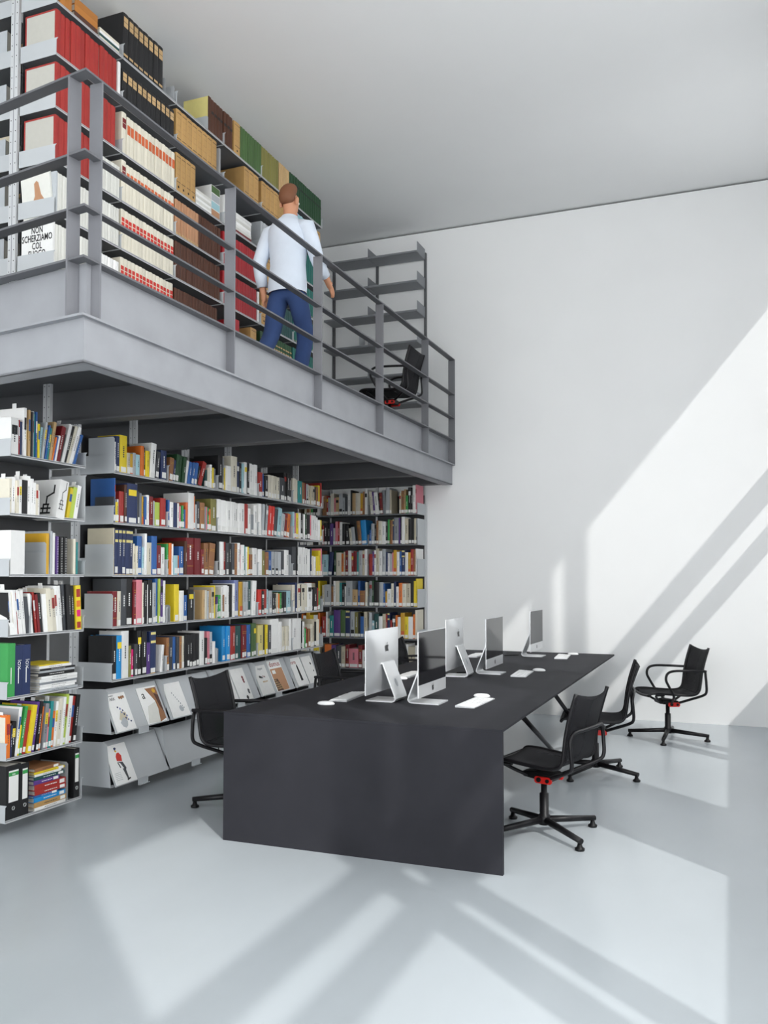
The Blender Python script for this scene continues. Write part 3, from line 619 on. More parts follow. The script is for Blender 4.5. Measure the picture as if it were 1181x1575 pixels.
text(m_, 'title', 'domus', .072, T0(.0, .24), 'c_r')
m_ = disp_mag(LY[4] + .17, 5, .22, .285, 'c_w', 'white magazine with red title and a black upright shape, last bay, upper display shelf', art=[([(-.02, .05), (.02, .05), (.025, .06), (.012, .2), (-.004, .225), (-.014, .2)], 'c_k')])
text(m_, 'title', 'form', .055, T0(-.05, .225), 'c_r')
m_ = disp_mag(LY[4] + .41, 5, .20, .28, 'c_w', 'plain white magazine beside the far end, upper display shelf', art=[(blot(.05, .2, .02), 'c_k'), (blot(.06, .12, .012), 'c_k')])
m_ = disp_mag(y0 + .13, 6, .215, .275, 'c_w', 'white magazine picturing a figure in orange jacket and riding cap, lower display shelf', art=
    [(blot(-.012, .245, .014, 9), 'c_B'), (blot(-.012, .228, .010, 8), 'c_m'), ([(-.03, .16), (.02, .15), (.03, .19), (.012, .215), (-.012, .212), (-.028, .19)], 'c_x'), ([(-.03, .155), (.022, .145), (.04, .10), (.025, .08), (-.005, .14)], 'c_G'), ([(.0, .1), (.03, .1), (.032, .02), (.018, .02)], 'c_G'), ([(.012, .012), (.05, .022), (.045, .03), (.012, .024)], 'c_k'), ([(-.032, .15), (-.022, .15), (-.01, .11), (-.02, .108)], 'c_G')] +
    [([(-.095, .03 + .012 * i), (-.03, .03 + .012 * i), (-.03, .033 + .012 * i), (-.095, .033 + .012 * i)], 'c_h') for i in range(5)])
for i, (j, dy, c, nm) in enumerate(((2, .16, 'c_e', 'green'), (2, .40, 'c_b', 'blue'), (3, .13, 'c_x', 'scarlet'), (3, .40, 'c_q', 'pale yellow'), (4, .15, 'c_h', 'pale grey'), (4, .42, 'c_r', 'red'))):
    disp_mag(LY[j] + dy, 6, .2, .27, c, '%s magazine on the lower display shelf, seen just above the desk edge, %s bay' % (nm, BAYL[j]), art=[([(-.07, .02), (.07, .02), (.07, .15), (-.07, .15)], 'c_w')])

# ---- gallery bookcase: bound volumes, file boxes, journals
def vol(c, t, d, h, bands=(), title=None, cover=None, r=None): return book_mb(t, d, h, 'c_' + c, bands, title, r, cover)
BAYU = ['first', 'second', 'third', 'fourth', 'fifth', 'last']
def run(bay, row, name, cat, words, c, n, t, h, y=0., d=.25, bands=(), title=None, cover=None, group=None, jit=.004, first=1, lean=0, gap=.0006):
    """n alike volumes side by side starting y metres into the bay"""
    for i in range(n):
        tt = t * random.uniform(.96, 1.04) if name != 'box_file' else t
        o = vol(c, tt - gap, d, h * random.uniform(.985, 1.0), bands, title, cover).build(name)
        place(o, XS - .008 - random.uniform(0, jit), UY[bay] + .008 + y, UZ[row] + .0085, tt, lean); y += tt
        if name == 'box_file':
            b = MB(); b.lathe([(.0095, 0), (.0095, .0008)], 'hole', 14, Matrix.Translation((0, tt / 2, h * .14)) @ Matrix.Rotation(R(90), 4, 'Y')); b.build('finger_hole', o)
        if words is not None:
            tag(o, '%s, %s in its run, %s, %s gallery bay' % (words, ORD[i + first], SHN[row] if row else 'topmost shelf', BAYU[bay]), cat, group or 'volumes in the gallery bookcase')
    return y
T_ = lambda c: (c, .5, .78)
# bay one
for row, n in ((1, 13), (2, 13), (3, 8)):
    e_ = run(0, row, 'bound_volume', 'bound volume', 'red bound volume', 'r', n, .0455, .295, bands=[('c_V', .58, .585), ('c_V', .70, .705)], title=('c_V', .585, .70), cover='c_M', gap=.0016, jit=.012)
for q, (row, n_, st) in enumerate(((3, 14, .375), )):
    run(0, row, 'journal', 'journal', 'white thin journal', 'j', n_, .018, .23, y=st, title=None)
run(0, 1, 'journal', 'journal', 'white journal', 'w', 1, .028, .29, y=.60)
y_ = run(0, 4, 'journal', 'journal', 'off-white journal', 'j', 22, .0275, .27, y=.02)
y_ = run(0, 5, 'journal', 'journal', 'white journal', 'j', 15, .028, .28, y=.02); run(0, 5, 'journal', 'journal', 'pale journal', 'w', 7, .028, .24, y=y_)
y_ = .01
for i in range(24):
    c = random.choice('brpewiTuyobhP'); o = vol(c, .0245, .2, random.uniform(.20, .25), r=.0006).build('pamphlet'); place(o, XS - .01, UY[0] + .01 + y_, UZ[6] + .0085, .0245, 0); y_ += .0252
    tag(o, '%s thin pamphlet, %s along the lowest shelf, first gallery bay' % (kind_words(c), ORD[i + 1]), 'pamphlet', 'pamphlets on the lowest gallery shelf')
# covers facing the near end
nc = MB().box(-.25, 0, 0, .018, 0, .285, 'c_w').build('catalogue', loc=(XS - .012, UY[0] + .004, UZ[5] + .0085)); tag(nc, 'white catalogue with bold black Italian words on its cover, gallery bookcase end', 'catalogue')
for i, (s_, zt) in enumerate((('NON', .225), ('SCHERZIAMO', .175), ('COL', .125), ('FUOCO', .075))):
    text(nc, 'lettering', s_, .060, Matrix.Translation((-.125, -.0006, zt)) @ FY(), 'c_k', sx=.66, bold=.0010)
nt = MB().box(-.23, 0, 0, .016, 0, .29, 'c_j').build('catalogue', loc=(XS - .02, UY[0] + .004, UZ[4] + .0085), rot=(0, R(-6), 0)); tag(nt, 'off-white catalogue with a thumb pictured on its cover, gallery bookcase end', 'catalogue')
b = MB(); b.add([(x, y_, 0) for x, y_ in [(-.16, .0), (-.05, .0), (-.045, .07), (-.075, .12), (-.09, .2), (-.105, .215), (-.125, .2), (-.125, .12), (-.15, .07)]], [tuple(range(9))], 'c_S'); tq = b.build('cover_picture', nt); tq.matrix_local = Matrix.Translation((0, -.0005, .02)) @ FY()
nt2 = MB().box(-.22, 0, 0, .012, 0, .27, 'c_h').build('catalogue', loc=(XS - .006, UY[0] + .021, UZ[4] + .0085)); tag(nt2, 'pale grey patterned catalogue behind the thumb catalogue, gallery bookcase end', 'catalogue')
# top of bay one: boxes and lying volumes
run(0, 0, 'bound_volume', 'bound volume', 'ochre upright bound volume', 'Q', 2, .055, .30, y=.03)
z = UZ[0] + .0085
for i, (c, wd) in enumerate((('N', 'dark brown'), ('Q', 'ochre'), ('Q', 'upper ochre'))):
    lying('bound_volume', XS - .01, UY[0] + .17, z, .045, .22, .22, c, '%s bound volume lying flat in the pile on the topmost shelf, first gallery bay' % wd, 'bound volume', 'lying volumes on the topmost shelf', 0, False); z += .046
z = UZ[0] + .0085
for i, (c, wd) in enumerate((('i', 'cream'), ('T', 'dark teal'), ('w', 'white'), ('i', 'uppermost cream'))):
    lying('journal', XS - .004, UY[0] + .405, z, .018, .24, .2, c, '%s journal lying flat beside the black volumes on the topmost shelf' % wd, 'journal', 'lying journals on the topmost shelf', 0, False); z += .019
# bay two
gold = [('c_a', .70, .92), ('c_k', .80, .81), ('c_a', .08, .13)]
y_ = run(1, 0, 'bound_volume', 'bound volume', 'tall black volume with gold spine label', 'k', 8, .058, .335, bands=gold)
bookend(XS - .01, UY[1] + .50, UZ[0] + .0085, .13, .2, 'grey bookend beside the tall black volumes, topmost gallery shelf', side=1)
bookend(XS - .01, UY[2] - .02, UZ[0] + .0085, .13, .2, 'grey bookend at the empty stretch of the topmost gallery shelf', side=-1)
run(1, 1, 'bound_volume', 'bound volume', 'black volume with gold spine label', 'k', 11, .056, .27, bands=[('c_a', .68, .9), ('c_k', .78, .79)])
red3 = [('c_O', .56, .80)]
for row in (2, 3):
    run(1, row, 'bound_volume', 'bound volume', 'thick cream volume', 'i', 1, .05, .30, bands=[('c_R', .62, .86), ('c_i', .74, .75)])
    run(1, row, 'bound_volume', 'bound volume', 'cream volume with orange spine label', 'i', 14, .0405, .285, y=.052, bands=red3, first=2)
for row in (4, 5):
    run(1, row, 'bound_volume', 'bound volume', 'cream volume with red spine labels', 'i', 15, .0412, .285, bands=[('c_x', .56, .68), ('c_x', .70, .80)])
# bay three
fb = [('c_k', .90, .915), ('c_n', .78, .785), ('c_n', .60, .605), ('c_n', .45, .455), ('c_k', .26, .275)]
y_ = 0
def boxrun(bay, row, n, t, y, h=.305, cw='tan box file with finger hole'): return run(bay, row, 'box_file', 'box file', cw, 'd', n, t, h, y=y, d=.26, bands=fb, group='box files in the gallery bookcase', jit=.002)
boxrun(2, 1, 8, .0705, .002); boxrun(2, 2, 4, .066, .002)
bookend(XS - .006, UY[3] - .05, UZ[1] + .0085, .28, .26, 'tall grey bookend closing the row of eight box files', side=-1)
bx = MB().box(-.235, 0, 0, .035, 0, .29, 'c_q').build('box_file', loc=(XS - .01, UY[3] - .235 + .0, UZ[0] + .0085)); tag(bx, 'pale yellow box file facing the near end on the topmost gallery shelf', 'box file')
MB().box(0, .006, -.001, .036, 0, .29, 'c_N').build('spine', bx)
bookend(XS - .002, UY[3] - .245, UZ[0] + .0085, .12, .2, 'low grey bookend before the pale yellow box file', side=-1)
run(2, 0, 'bound_volume', 'bound volume', 'dark brown volume', 'N', 4, .047, .29, y=.475, bands=[('c_k', .58, .66)])
run(2, 3, 'bound_volume', 'bound volume', 'light brown volume', 'S', 8, .0395, .28, bands=[('c_a', .04, .10)]); run(2, 3, 'bound_volume', 'bound volume', 'dark brown volume', 'N', 8, .0395, .28, y=.318, first=9)
run(2, 4, 'bound_volume', 'bound volume', 'brown leather volume', 'N', 16, .0395, .29); run(2, 5, 'bound_volume', 'bound volume', 'brown leather volume with gilt foot', 'N', 15, .0395, .27, bands=[('c_a', .06, .09), ('c_a', .12, .14)])
run(2, 5, 'bound_volume', 'bound volume', 'short red volume beside brown ones', 'V', 1, .035, .17, y=.605)
z = UZ[2] + .0085
for i in range(6): lying('journal', XS - .004, UY[2] + .275, z, .021, .24, .21, 'wj'[i % 2], 'white journal lying flat, %s from the bottom of the pile beside four box files' % ORD[i + 1], 'journal', 'lying white journals', random.uniform(-.02, .02), False); z += .0215
def slip(y, bay, row, cw, cols, t=.12, h=.26):
    o = MB().box(-.22, 0, 0, t, 0, h, 'c_w').build('slipcase', loc=(XS - .012, UY[bay] + y, UZ[row] + .0085)); tag(o, cw, 'slipcase')
    b = MB(); n = len(cols)
    for i, c in enumerate(cols): b.add([(.0006, .004, h * i / n + .004), (.0006, t - .004, h * i / n + .004), (.0006, t - .004, h * (i + 1) / n - .003), (.0006, .004, h * (i + 1) / n - .003)], [(0, 1, 2, 3)], 'c_' + c)
    b.build('spine_picture', o)
slip(.50, 2, 2, 'white slipcase with pale green and rust bands beside the white pile', 'SchF', .13); slip(.03, 3, 2, 'slipcase with green and rust bands at the start of the fourth gallery bay', 'SaFc', .12)
# bay four
run(3, 0, 'bound_volume', 'bound volume', 'dark brown volume', 'N', 3, .047, .29, y=.0, bands=[('c_k', .58, .66)])
boxrun(3, 0, 1, .10, .16, .29, 'wide tan box file'); run(3, 0, 'bound_volume', 'bound volume', 'moss green volume', 'F', 9, .041, .29, y=.265)
boxrun(3, 1, 3, .085, .33)
z = UZ[2] + .0085
for i in range(7): lying('journal', XS - .004, UY[3] + .20, z, .024, .24, .25, 'wjw'[i % 3] if i else 'R', '%s journal lying flat, %s from the bottom of the pile, fourth gallery bay' % ('white' if i else 'maroon', ORD[i + 1]), 'journal', 'lying journals in the fourth gallery bay', random.uniform(-.02, .02), False); z += .0245
for row in (3, 4):
    run(3, row, 'bound_volume', 'bound volume', 'crimson volume', 'V', 14, .0405, .285, title=('c_R', .5, .7)); run(3, row, 'journal', 'journal', 'white journal after the crimson volumes', 'w', 1, .03, .28, y=.575)
run(3, 5, 'bound_volume', 'bound volume', 'crimson volume', 'V', 2, .05, .27, y=.17); boxrun(3, 5, 1, .10, .46, .27)
z = UZ[5] + .0085
for i in range(4): lying('journal', XS - .004, UY[3] + .29, z, .02, .22, .16, 'w', 'white journal lying flat, %s from the bottom of the low pile by a box file' % ORD[i + 1], 'journal', 'low pile of white journals', random.uniform(-.05, .05), False); z += .0205
# bays five and six
run(4, 0, 'bound_volume', 'bound volume', 'olive green volume', 'f', 8, .041, .285); run(4, 0, 'bound_volume', 'bound volume', 'tan volume', 'a', 5, .041, .285, y=.335); run(4, 0, 'bound_volume', 'bound volume', 'dark green volume', 'E', 2, .041, .29, y=.545)
boxrun(4, 1, 6, .075, .01); boxrun(4, 3, 2, .08, .02); run(4, 3, 'bound_volume', 'bound volume', 'grey volume', 'g', 10, .042, .29, y=.19); boxrun(4, 4, 3, .08, .02); run(4, 4, 'bound_volume', 'bound volume', 'teal volume', 'T', 8, .042, .28, y=.28)
run(4, 5, 'bound_volume', 'bound volume', 'dark green volume with gilt bands', 'E', 13, .046, .28, bands=[('c_a', .05 + .14 * i, .09 + .14 * i) for i in range(6)])
run(4, 2, 'journal', 'journal', 'pale grey journal', 'h', 12, .05, .27)
run(5, 0, 'bound_volume', 'bound volume', 'dark green volume', 'E', 15, .041, .29, bands=[('c_k', .66, .72)]); run(5, 1, 'bound_volume', 'bound volume', 'pale blue volume', 'c', 10, .05, .28); boxrun(5, 1, 1, .08, .52, .27)
for row in (3, 4, 5): run(5, row, 'bound_volume', 'bound volume', 'bottle green volume', 'A', 15, .041, .285, bands=[('c_a', .06, .08)])
run(5, 2, 'bound_volume', 'bound volume', 'bottle green volume', 'A', 15, .041, .285)
# books on the far side of the double-sided gallery bookcase
for k, z in enumerate(UZ[1:6]):
    for i, (c, t_) in enumerate((('h', .05), ('z', .06), ('g', .05), ('a', .06))):
        o = vol(c, t_, .22, .26 - .02 * ((i + k) % 3)).build('bound_volume')
        o.matrix_world = Matrix.Translation((XS - DEP - .08 - DEP + .01, UY[0] + .075 + sum(q[1] for q in (('h', .05), ('z', .06), ('g', .05), ('a', .06))[:i]), z + .0085)) @ Matrix.Rotation(R(180), 4, 'Z')
        tag(o, '%s volume on the far side, %s from the end, %s, gallery bookcase' % (kind_words(c), ORD[i + 1], SHN[k + 1]), 'bound volume', 'volumes on the far side')

# ------------------------------------------------------------------ desk
AX, AY, BW, BL, TH_ = -2.718, 4.351, 1.637, 4.637, .73
desk = empty('desk', (AX + BW / 2, AY, 0)); tag(desk, 'long black desk with a full panel at its near end', 'desk')
b = MB(); b.box(AX, AX + BW, AY, AY + BL, TH_ - .014, TH_, 'table');
b.box(AX + .12, AX + BW - .12, AY + .03, AY + BL - .1, TH_ - .05, TH_ - .014, 'blackmetal'); rel(b, 'tabletop', desk)
b = MB(); b.box(AX, AX + BW, AY, AY + .028, 0, TH_ - .0145, 'table'); rel(b, 'end_panel', desk)
def strut(x0, y0, x1, y1): b = MB(); b.tube([(x0, y0, TH_ - .022), (x1, y1, .012)], .015, 'blackmetal', 10); b.lathe([(.022, 0), (.022, .015)], 'blackmetal', 12, Matrix.Translation((x1, y1, 0))); rel(b, 'leg', desk)
for y0, x1, y1 in ((4.95, -1.33, 7.28), (5.95, -1.27, 8.3)):
    strut(AX + BW - .03, y0, x1, y1); strut(AX + .03, y0, AX + (AX + BW) - x1, y1)

# ------------------------------------------------------------------ desktop computers
def strip(mb, prof, th, wd, m):
    n = len(prof); L_ = []; Rr = []
    for i, p in enumerate(prof):
        a = Vector(prof[max(i - 1, 0)]); c = Vector(prof[min(i + 1, n - 1)]); t_ = (c - a).normalized(); nn = Vector((-t_.y, t_.x)) * th / 2
        L_.append(Vector(p) + nn); Rr.append(Vector(p) - nn)
    for i in range(n - 1):
        q = [L_[i], L_[i + 1], Rr[i + 1], Rr[i]]
        v = [(p.x, y, p.y) for y in (-wd / 2, wd / 2) for p in q]
        f = [(0, 1, 2, 3), (7, 6, 5, 4), (0, 4, 5, 1), (2, 6, 7, 3)]
        if i == 0: f.append((3, 7, 4, 0))
        if i == n - 2: f.append((1, 5, 6, 2))
        mb.add(v, f, m)
def apple(sz):
    pts = [(0, .36), (.12, .42), (.28, .42), (.40, .33), (.33, .22), (.30, .08), (.36, -.06), (.44, -.12), (.36, -.32), (.24, -.46), (.13, -.48), (0, -.44), (-.13, -.48), (-.24, -.46), (-.38, -.28), (-.45, -.04), (-.44, .2), (-.34, .37), (-.18, .42)]
    leaf = [(.0, .47), (.02, .62), (.16, .72), (.15, .58), (.08, .49)]
    return [[(x * sz, y * sz) for x, y in pts], [(x * sz, y * sz) for x, y in leaf]]
def make_computer():
    root = empty('desktop_computer')
    # panel local: screen faces +x, width along y, z up from the desk
    w2, z0, z1 = .264, .058, .448
    b = MB(); NY, NZ = 12, 10; vf = []; vb = []
    for j in range(NZ + 1):
        for i in range(NY + 1):
            y = -w2 + 2 * w2 * i / NY; z = z0 + (z1 - z0) * j / NZ; u = 2 * i / NY - 1; v = 2 * j / NZ - 1
            d = .005 + .032 * max(0, (1 - u ** 2)) ** .8 * max(0, 1 - v ** 2) ** .8
            vb.append((-d, y, z))
    n = (NY + 1); fb_ = [(j * n + i, (j + 1) * n + i, (j + 1) * n + i + 1, j * n + i + 1) for j in range(NZ) for i in range(NY)]
    b.add(vb, fb_, 'alu', None, True)
    ring = [0 * n + i for i in range(n)] + [j * n + NY for j in range(1, NZ + 1)] + [NZ * n + i for i in range(NY - 1, -1, -1)] + [j * n for j in range(NZ - 1, 0, -1)]
    P = [vb[k] for k in ring]; Q = [(0, p[1], p[2]) for p in P]; m_ = len(P)
    b.add(P + Q, [(i, (i + 1) % m_, m_ + (i + 1) % m_, m_ + i) for i in range(m_)], 'alu')
    b.add([(0, -w2, z0), (0, w2, z0), (0, w2, z1), (0, -w2, z1)], [(0, 1, 2, 3)], 'alu'); hs = b.build('housing', root)
    b = MB(); b.box(0, .0025, -w2 + .003, w2 - .003, z0 + .075, z1 - .003, 'screen'); b.build('screen', root)
    b = MB(); b.box(0, .002, -w2, w2, z0, z0 + .073, 'alu'); ch = b.build('chin', root)
    b = MB()
    for poly in apple(.036): b.add([(.0028, x, z0 + .037 + y) for x, y in poly], [tuple(range(len(poly)))], 'logo')
    b.build('emblem', ch)
    b = MB()
    for poly in apple(.062): b.add([(-.0345, -x, z0 + .265 + y) for x, y in poly], [tuple(reversed(range(len(poly))))], 'logo')
    e = b.build('emblem', hs)
    b = MB(); prof = [(-.03, .235), (-.035, .24), (-.045, .238), (-.06, .20), (-.10, .10), (-.122, .045), (-.128, .022), (-.120, .010), (-.105, .005), (.07, .004)]
    strip(b, prof, .008, .19, 'alu'); st = b.build('stand', root)
    b = MB(); b.lathe([(.026, 0), (.026, .001)], 'c_h', 20, Matrix.Translation((-.0985, 0, .115)) @ Matrix.Rotation(R(-68), 4, 'Y') @ Matrix.Diagonal((1, .7, 1, 1))); b.build('cable_hole', st)
    return root
comp = make_computer(); PCS = []
for i, (x, y, rz, ti, lab) in enumerate((
    (-2.05, 5.135, 179, 0, 'white-backed aluminium desktop computer seen from behind, standing at the near end of the desk'),
    (-1.715, 5.14, 0, 0, 'aluminium desktop computer with dark screen facing us, beside the big white computer back'),
    (-2.02, 6.60, 182, 0, 'aluminium desktop computer seen from behind, half hidden, in the desk middle'),
    (-1.765, 6.87, 0, 0, 'aluminium desktop computer facing the chairs, in the middle of the desk'),
    (-1.765, 8.51, -1, 0, 'aluminium desktop computer at the far end of the desk'))):
    o = comp if i == 0 else copy_tree(comp); o.location = (x, y, TH_); o.rotation_euler = (0, R(ti), R(rz))
    if ti: o.rotation_euler = (0, 0, R(rz))
    tag(o, lab, 'computer', 'desktop computers on the desk')
# keyboards and mice
def make_keyboard():
    root = empty('keyboard'); b = MB(); b.prism([(0, -.06), (0, .06), (.006, .06), (.013, -.06)], -.215, .215, 'y', 'alu'); b.build('tray', root, bevel=.0015)
    b = MB()
    for r_ in range(5):
        for k in range(14):
            x = .045 - r_ * .0215; y = -.198 + k * .0285; zt = .0095 + (.06 - x) / .12 * .0065 - .003
            if r_ == 0 and 3 < k < 9: continue
            b.box(x - .009, x + .009, y, y + .0255, zt - .002, zt + .0025, 'whiteplastic')
    b.box(.036, .054, -.084, .058, .0075, .0115, 'whiteplastic'); b.build('keys', root); return root
def make_mouse():
    b = MB(); V = []; NU, NV = 12, 8
    for j in range(NV + 1):
        for i in range(NU):
            a = 2 * math.pi * i / NU; e = j / NV * math.pi / 2
            V.append((.029 * math.cos(a) * math.cos(e) ** .6, .055 * math.sin(a) * math.cos(e) ** .6, .004 + .018 * math.sin(e)))
    b.add(V, [(j * NU + i, j * NU + (i + 1) % NU, (j + 1) * NU + (i + 1) % NU, (j + 1) * NU + i) for j in range(NV) for i in range(NU)], 'whiteplastic', None, True)
    b.lathe([(.026, 0), (.027, .006)], 'whiteplastic', 12, Matrix.Diagonal((1, 1.9, 1, 1)))
    return b.build('mouse')
kb = make_keyboard(); ms = make_mouse()
for i, (x, y, rz, lab) in enumerate(((-1.46, 5.21, -2, 'white keyboard on the near edge of the desk, before the dark screen'), (-1.545, 6.89, 4, 'white keyboard in the desk middle, before the second dark screen'),
    (-1.51, 8.50, 5, 'white keyboard by the computer at the far end of the desk'), (-2.29, 5.17, 184, 'white keyboard seen edge-on behind the big white computer back'),
    (-2.36, 6.52, 182, 'white keyboard between the two front computers, on the bookcase side'), (-2.33, 8.35, 182, 'pale keyboard lying flat at the far end, bookcase side of the desk'))):
    o = kb if i == 0 else copy_tree(kb); o.location = (x, y, TH_); o.rotation_euler = (0, 0, R(rz)); tag(o, lab, 'keyboard', 'keyboards on the desk')
for i, (x, y, rz, lab) in enumerate(((-1.50, 5.50, 95, 'white mouse above the keyboard on the near edge of the desk'), (-1.47, 7.18, 85, 'white mouse by the keyboard in the desk middle'),
    (-1.46, 8.80, 85, 'white mouse by the keyboard at the far end of the desk'), (-2.29, 4.82, 100, 'white mouse beside the edge-on keyboard on the near desk end'), (-2.33, 6.22, 95, 'white mouse seen between the two front computers'))):
    o = ms if i == 0 else ms.copy()
    if i: C.objects.link(o)
    o.location = (x, y, TH_); o.rotation_euler = (0, 0, R(rz)); tag(o, lab, 'mouse', 'mice on the desk')
# power cables lying behind the stands
for x, y, lab in ((-1.93, 6.86, 'short black cable lying behind the computer in the desk middle'), (-1.94, 8.5, 'short black cable lying behind the far computer')):
    o = MB().tube([(0, 0, .006), (-.06, -.02, .005), (-.12, -.10, .005)], .004, 'black', 6, smoothpath=5).build('cable', loc=(x, y, TH_)); tag(o, lab, 'cable')

# ------------------------------------------------------------------ swivel chairs
def make_chair(arms):
    root = empty('swivel_chair')      # faces +x
    for k in range(4):
        a = R(45 + 90 * k); T = Matrix.Rotation(a, 4, 'Z')
        b = MB(); b.tube([(.02, 0, .082), (.36, 0, .052)], [.021, .016], 'blackmetal', 10, T); lg = b.build('leg', root)
        b = MB(); b.lathe([(.026, 0), (.028, .012), (.016, .02), (.010, .045)], 'black', 14, T @ Matrix.Translation((.345, 0, 0))); b.build('glide', lg)
    b = MB(); b.lathe([(.034, .055), (.034, .11), (.027, .115), (.027, .235), (.018, .24), (.018, .335)], 'blackmetal', 18); b.build('column', root)
    b = MB(); b.prism([(z, x) for x, z in [(-.075, .315), (.10, .335), (.11, .365), (.02, .375), (-.08, .36)]], -.075, .075, 'y', 'black'); me = b.build('mechanism', root, bevel=.008)
    for s in (-1, 1):
        b = MB(); b.prism([(z, x) for x, z in [(-.088, .318), (-.078, .308), (.012, .308), (.022, .318), (.022, .338), (.012, .348), (-.078, .348), (-.088, .338)]], s * .078 - .006, s * .078 + .006, 'y', 'redplastic'); pl = b.build('red_plate', me, bevel=.003)
        b = MB(); b.lathe([(.011, -.004), (.011, .010)], 'black', 12, Matrix.Translation((-.062, s * .082, .328)) @ Matrix.Rotation(R(-90 * s), 4, 'X')); b.lathe([(.014, -.004), (.014, .010)], 'black', 12, Matrix.Translation((-.008, s * .082, .33)) @ Matrix.Rotation(R(-90 * s), 4, 'X')); b.build('bolt', pl)
    prof = [(.245, .425), (.22, .445), (.15, .448), (.05, .44), (-.05, .432), (-.13, .430), (-.185, .440), (-.215, .470), (-.228, .53), (-.24, .62), (-.265, .73), (-.305, .86)]
    pp = catmull([Vector((x, 0, z)) for x, z in prof], 4); NW = 8; hw = .215
    # mesh sling
    b = MB(); V = []; n = len(pp)
    for i, p in enumerate(pp):
        t_ = (pp[min(i + 1, n - 1)] - pp[max(i - 1, 0)]).normalized(); nn = Vector((-t_.z, 0, t_.x)); f_ = i / (n - 1)
        if nn.z < 0 and f_ < .5: nn = -nn
        for k in range(NW + 1):
            u = 2 * k / NW - 1; sag = .020 * (1 - u * u) * (1 if f_ < .45 else -.0)
            back = .026 * (1 - u * u) * max(0, (f_ - .5) * 2)
            q = Vector((p.x - back, u * (hw + .012 * max(0, f_ - .6)), p.z - sag * (1 if f_ < .45 else 0) - (.030 * (1 - u * u) * max(0, (f_ - .75) * 4))))
            V.append(q)
    F = [(i * (NW + 1) + k, i * (NW + 1) + k + 1, (i + 1) * (NW + 1) + k + 1, (i + 1) * (NW + 1) + k) for i in range(n - 1) for k in range(NW)]
    def sling(nm, i0, i1):
        b = MB(); b.add(V[i0 * (NW + 1):(i1 + 1) * (NW + 1)], F[:(i1 - i0) * NW], 'mesh', None, True); o = b.build(nm, root)
        so_ = o.modifiers.new('thick', 'SOLIDIFY'); so_.thickness = .006; so_.offset = 0; return o
    cut = 25
    sling('seat', 0, cut); sling('backrest', cut, n - 1)
    for s in (-1, 1):
        b = MB(); b.tube([Vector((p.x, s * (hw + .012 * max(0, i / (n - 1) - .6)), p.z)) for i, p in enumerate(pp)], .0115, 'blackmetal', 8); b.build('side_rail', root)
    b = MB(); b.tube([(.243, -hw, .426), (.25, 0, .416), (.243, hw, .426)], .012, 'blackmetal', 8, smoothpath=5); b.build('front_rail', root)
    half = [(-.06, .06, .335), (-.15, .12, .375), (-.25, .20, .425), (-.278, .222, .46), (-.276, .228, .54), (-.272, .225, .60), (-.280, .19, .640), (-.288, .10, .645)]
    b = MB(); b.tube([(x, -y, z) for x, y, z in half] + [(-.290, 0, .645)] + half[::-1], .0115, 'blackmetal', 8, smoothpath=6); b.build('rear_frame', root)
    for s in (-1, 1):
        b = MB(); b.tube([(.07, s * .07, .345), (.13, s * .12, .38), (.17, s * .19, .425), (.10, s * .205, .430)], .0105, 'blackmetal', 8, smoothpath=5); b.build('front_strut', root)
        if not arms: continue
        b = MB(); b.tube([(-.01, s * .085, .345), (.015, s * .20, .40), (.03, s * .245, .43), (.075, s * .262, .51), (.105, s * .265, .575), (.09, s * .265, .632), (.03, s * .262, .655), (-.10, s * .252, .655), (-.275, s * .232, .648)], .0115, 'blackmetal', 8, smoothpath=7); b.build('armrest', root)
    return root
ch0 = make_chair(False); ch1 = make_chair(True); used = set()
for i, (x, y, z, f, legrot, lab) in enumerate((
    (-1.03, 5.153, 0, 165, 0, 'black mesh swivel chair tucked under the front corner of the desk, its base in front'),
    (-.97, 6.835, 0, 187, 21, 'black mesh swivel chair at the middle of the desk, seen from its side'),
    (-.55, 8.555, 0, 203, -48, 'black mesh swivel chair standing free near the white back wall'),
    (-2.95, 5.02, 0, 0, -23, 'black mesh swivel chair between the desk and the magazine shelves, partly behind the desk panel'),
    (-3.04, 6.98, 0, 0, 0, 'black mesh swivel chair between desk and bookcase, farther along, only its back showing'),
    (-3.0, 8.68, 0, 2, 0, 'black mesh swivel chair behind the two front computers, mostly hidden'),
    (-3.26, 8.38, FZ, 180, 0, 'black mesh swivel chair up on the gallery, seen through the railing'))):
    src = ch0 if i < 2 else ch1; o = copy_tree(src) if src in used else src; used.add(src); o.location = (x, y, z); o.rotation_euler = (0, 0, R(f))
    tag(o, lab, 'chair', 'swivel chairs')
    for c_ in o.children:
        if c_.name.startswith('leg'): c_.rotation_euler = (0, 0, R(legrot - f))

# ------------------------------------------------------------------ person walking on the gallery
def skin_obj(name, joints, edges, m, parent=None, sub=2, root=0):
    me = bpy.data.meshes.new(name); me.from_pydata([j[0] for j in joints], edges, []); o = bpy.data.objects.new(name, me); C.objects.link(o)
    me.materials.append(M[m]); sk = o.modifiers.new('skin', 'SKIN'); sk.use_smooth_shade = True
    for i, j in enumerate(joints):
        r = j[1]; me.skin_vertices[0].data[i].radius = (r, r) if not isinstance(r, tuple) else r
        me.skin_vertices[0].data[i].use_root = (i == root)
    s = o.modifiers.new('sub', 'SUBSURF'); s.levels = sub; s.render_levels = sub
    if parent: o.parent = parent
    return o
